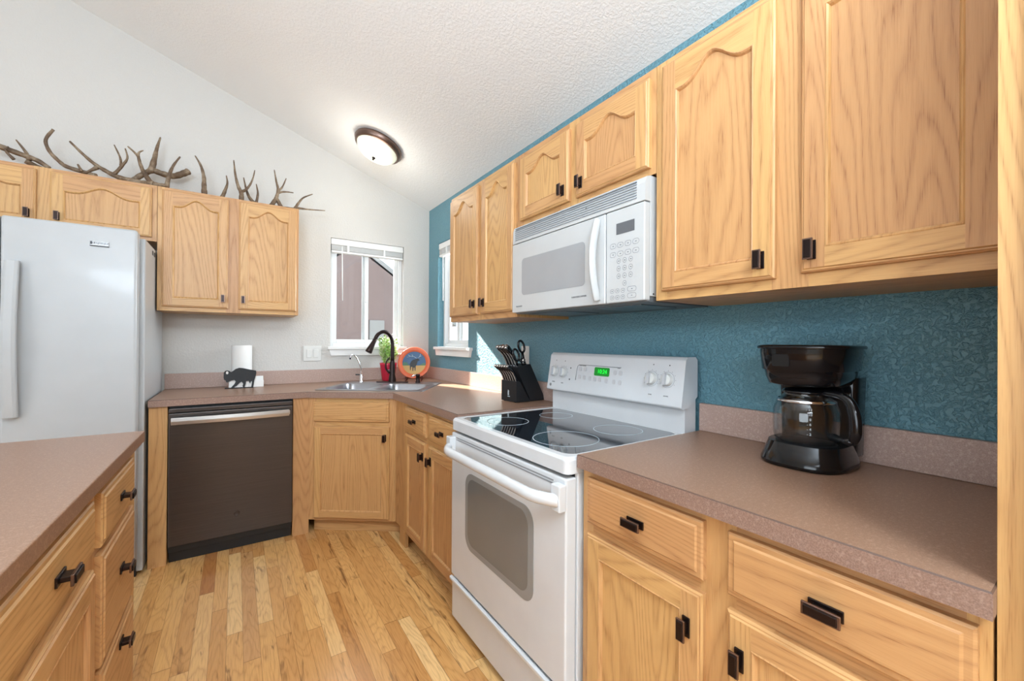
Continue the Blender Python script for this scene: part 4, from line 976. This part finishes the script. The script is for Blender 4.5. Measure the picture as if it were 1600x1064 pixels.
mb.lathe(pf, cc, seg=48); mb.lathe([(max(r-.003, .001), h+.004 if k < 2 else h) for k, (r, h) in enumerate(pf)], cc, seg=48); mb.build('glass_bowl', CGLASS, t)
mb = MB(); mb.lathe([(.067, .106), (.0685, .109), (.063, .114)], cc, seg=48); mb.build('metal_band', CHROME, t)
mb = MB(); mb.lathe([(.001, .144), (.03, .144), (.047, .140), (.054, .135), (.054, .130), (.048, .128)], cc, seg=36); mb.build('lid', BLACKP, t)
hd = V((-.30, -.954, 0)).normalized(); mb = MB()
pts = [cc+hd*.050+Z*.134, cc+hd*.085+Z*.133, cc+hd*.112+Z*.118, cc+hd*.124+Z*.085, cc+hd*.126+Z*.045, cc+hd*.120+Z*.022]
mb.tube(*crs(pts, [.008, .0085, .0095, .011, .011, .008]), 12, 0, True, 1.3)
mb.tube([cc+hd*.074+Z*.024, cc+hd*.10+Z*.018, cc+hd*.122+Z*.024], [.007, .006, .007], 10, 0, True, 1.5); mb.build('handle', BLACKP, t)
mv = V((-.82, -.57, 0)).normalized(); mh = V((mv.y, -mv.x, 0))
if mh.dot(R_) < 0: mh = -mh
for k, s_ in enumerate(('2', '4', '6', '8', '10', '12')):
    text('- '+s_, 'level_mark', .009, cc+mv*.0772+mh*(-.012)+Z*(.030+k*.0125), mh, Z, mv, PPALE, t)

# ================================================================ ANTLERS (lying along the tops of the wall cabinets)
ZT = 2.1625
def antler(label, segs):
    pts_all = [p for s_ in segs for p in s_[0]]
    c = V((sum(p[0] for p in pts_all)/len(pts_all), -.22, ZT)); mb = MB()
    for pts, r0, r1 in segs:
        P = [V(p) for p in pts]
        # Catmull-Rom smoothing
        out = []; n = len(P)
        for i in range(n-1):
            p0, p1, p2, p3 = P[max(i-1, 0)], P[i], P[i+1], P[min(i+2, n-1)]
            for k in range(5):
                u = k/5; out.append(.5*((2*p1)+(p2-p0)*u+(2*p0-5*p1+4*p2-p3)*u*u+(3*p1-p0-3*p2+p3)*u**3))
        out.append(P[-1]); m_ = len(out)
        for q in out: q.z = max(q.z, ZT+.004)
        rad = [(r0+(r1-r0)*(i/(m_-1))**.9)*(1+.07*math.sin(i*1.9)) for i in range(m_)]
        mb.tube(out, rad, 10)
    o = mb.build('antler', ANT)
    for v in o.data.vertices: v.co -= c
    o.location = c; tag(o, label, 'antler', 'antlers on top of the wall cabinets'); return o
y = -.22
antler('grey antler whose straight beam leaves the frame at the far left, above the refrigerator cabinet', [
    ([(-2.75, -.20, 2.335), (-2.6, y, 2.285), (-2.51, y, 2.262), (-2.44, y, 2.242), (-2.375, y, 2.222), (-2.33, y, 2.19)], .018, .011),
    ([(-2.405, y, 2.215), (-2.42, y, 2.26), (-2.452, y-.01, 2.312)], .012, .003), ([(-2.455, y-.02, 2.20), (-2.482, y-.03, 2.238), (-2.472, y-.03, 2.262)], .008, .003),
    ([(-2.42, y, 2.21), (-2.36, y+.03, 2.185), (-2.32, y+.03, 2.18)], .013, .012)])
antler('antler with one tall thin hooked tine curving up at the left', [
    ([(-2.14, y-.02, 2.185), (-2.19, y, 2.20), (-2.26, y, 2.215), (-2.29, y, 2.236), (-2.33, y, 2.285), (-2.345, y, 2.345), (-2.316, y, 2.41)], .013, .007),
    ([(-2.20, y-.01, 2.20), (-2.215, y-.02, 2.235)], .009, .004)])
antler('long antler with a spike pointing up-left and a forked tine in the middle', [
    ([(-2.252, y, 2.362), (-2.20, y, 2.305), (-2.15, y, 2.258), (-2.10, y, 2.228), (-2.05, y, 2.205), (-1.98, y-.02, 2.19), (-1.93, y-.04, 2.18), (-1.88, y-.06, 2.178)], .005, .019),
    ([(-2.07, y, 2.212), (-2.03, y-.01, 2.275), (-2.008, y-.01, 2.325), (-2.018, y-.01, 2.380)], .011, .003),
    ([(-2.035, y-.01, 2.272), (-2.042, y, 2.325), (-2.068, y, 2.392)], .008, .003), ([(-2.14, y, 2.24), (-2.185, y-.02, 2.19)], .012, .005)])
antler('largest antler, its thick upright tine rising highest above the cabinets', [
    ([(-2.03, -.12, 2.185), (-1.99, -.13, 2.235), (-1.945, -.14, 2.275), (-1.905, -.14, 2.305), (-1.855, -.14, 2.296), (-1.80, -.13, 2.298), (-1.755, -.12, 2.328), (-1.728, -.11, 2.352)], .014, .020),
    ([(-1.912, -.14, 2.295), (-1.898, -.14, 2.37), (-1.885, -.14, 2.45), (-1.868, -.14, 2.525)], .021, .004)])
antler('dark antler with two crossing tines in front of the largest antler', [
    ([(-2.005, y-.02, 2.392), (-1.962, y-.02, 2.348), (-1.948, y-.02, 2.298), (-1.93, y-.03, 2.25), (-1.895, y-.05, 2.192), (-1.86, y-.05, 2.178)], .004, .016),
    ([(-1.957, y-.02, 2.338), (-1.955, y-.02, 2.368), (-1.935, y-.02, 2.386)], .008, .003),
    ([(-1.90, y-.05, 2.185), (-1.86, y-.06, 2.18), (-1.82, y-.05, 2.185)], .016, .012),
    ([(-1.822, y-.05, 2.178), (-1.81, y-.05, 2.255), (-1.79, y-.05, 2.32), (-1.758, y-.05, 2.382)], .014, .004)])
antler('brown antler above the left door of the tall cabinet, one tall and one short tine', [
    ([(-1.688, y, 2.425), (-1.658, y, 2.368), (-1.642, y, 2.30), (-1.640, y, 2.235), (-1.638, y, 2.18)], .003, .018),
    ([(-1.70, y-.01, 2.178), (-1.64, y, 2.18), (-1.59, y, 2.178), (-1.54, y, 2.18)], .010, .010),
    ([(-1.545, y, 2.18), (-1.528, y, 2.235), (-1.516, y, 2.285), (-1.522, y, 2.335)], .014, .003)])
antler('grey many-pointed antler above the gap between the two tall cabinet doors', [
    ([(-1.482, y, 2.448), (-1.472, y, 2.35), (-1.455, y, 2.275), (-1.438, y, 2.235), (-1.438, y, 2.18)], .003, .017),
    ([(-1.438, y, 2.248), (-1.418, y, 2.258), (-1.39, y, 2.300), (-1.372, y, 2.352), (-1.362, y, 2.408)], .011, .003),
    ([(-1.425, y+.05, 2.36), (-1.41, y+.05, 2.285), (-1.39, y+.04, 2.225), (-1.355, y+.03, 2.185)], .003, .013),
    ([(-1.352, y+.03, 2.185), (-1.342, y+.03, 2.262), (-1.352, y+.03, 2.325)], .011, .003), ([(-1.438, y, 2.183), (-1.40, y+.02, 2.178), (-1.35, y+.03, 2.18)], .013, .011)])
antler('pale antler at the right end, one tine hanging past the cabinet side', [
    ([(-1.246, y, 2.438), (-1.232, y, 2.355), (-1.222, y, 2.305), (-1.232, y, 2.245), (-1.262, y, 2.185)], .003, .015),
    ([(-1.222, y, 2.295), (-1.196, y, 2.328), (-1.172, y, 2.395)], .009, .003), ([(-1.226, y, 2.275), (-1.20, y, 2.292), (-1.165, y, 2.300), (-1.125, y, 2.302)], .009, .003),
    ([(-1.236, y, 2.25), (-1.215, y, 2.21), (-1.20, y, 2.18)], .012, .014),
    ([(-1.262, y, 2.18), (-1.20, y, 2.18), (-1.13, y, 2.183), (-1.10, y, 2.188)], .012, .013),
    ([(-1.115, y, 2.19), (-1.092, y, 2.235), (-1.06, y, 2.280), (-1.00, y, 2.318)], .012, .003),
    ([(-1.12, y, 2.192), (-1.085, y, 2.198), (-1.03, y, 2.20), (-.915, y, 2.212)], .011, .003)])
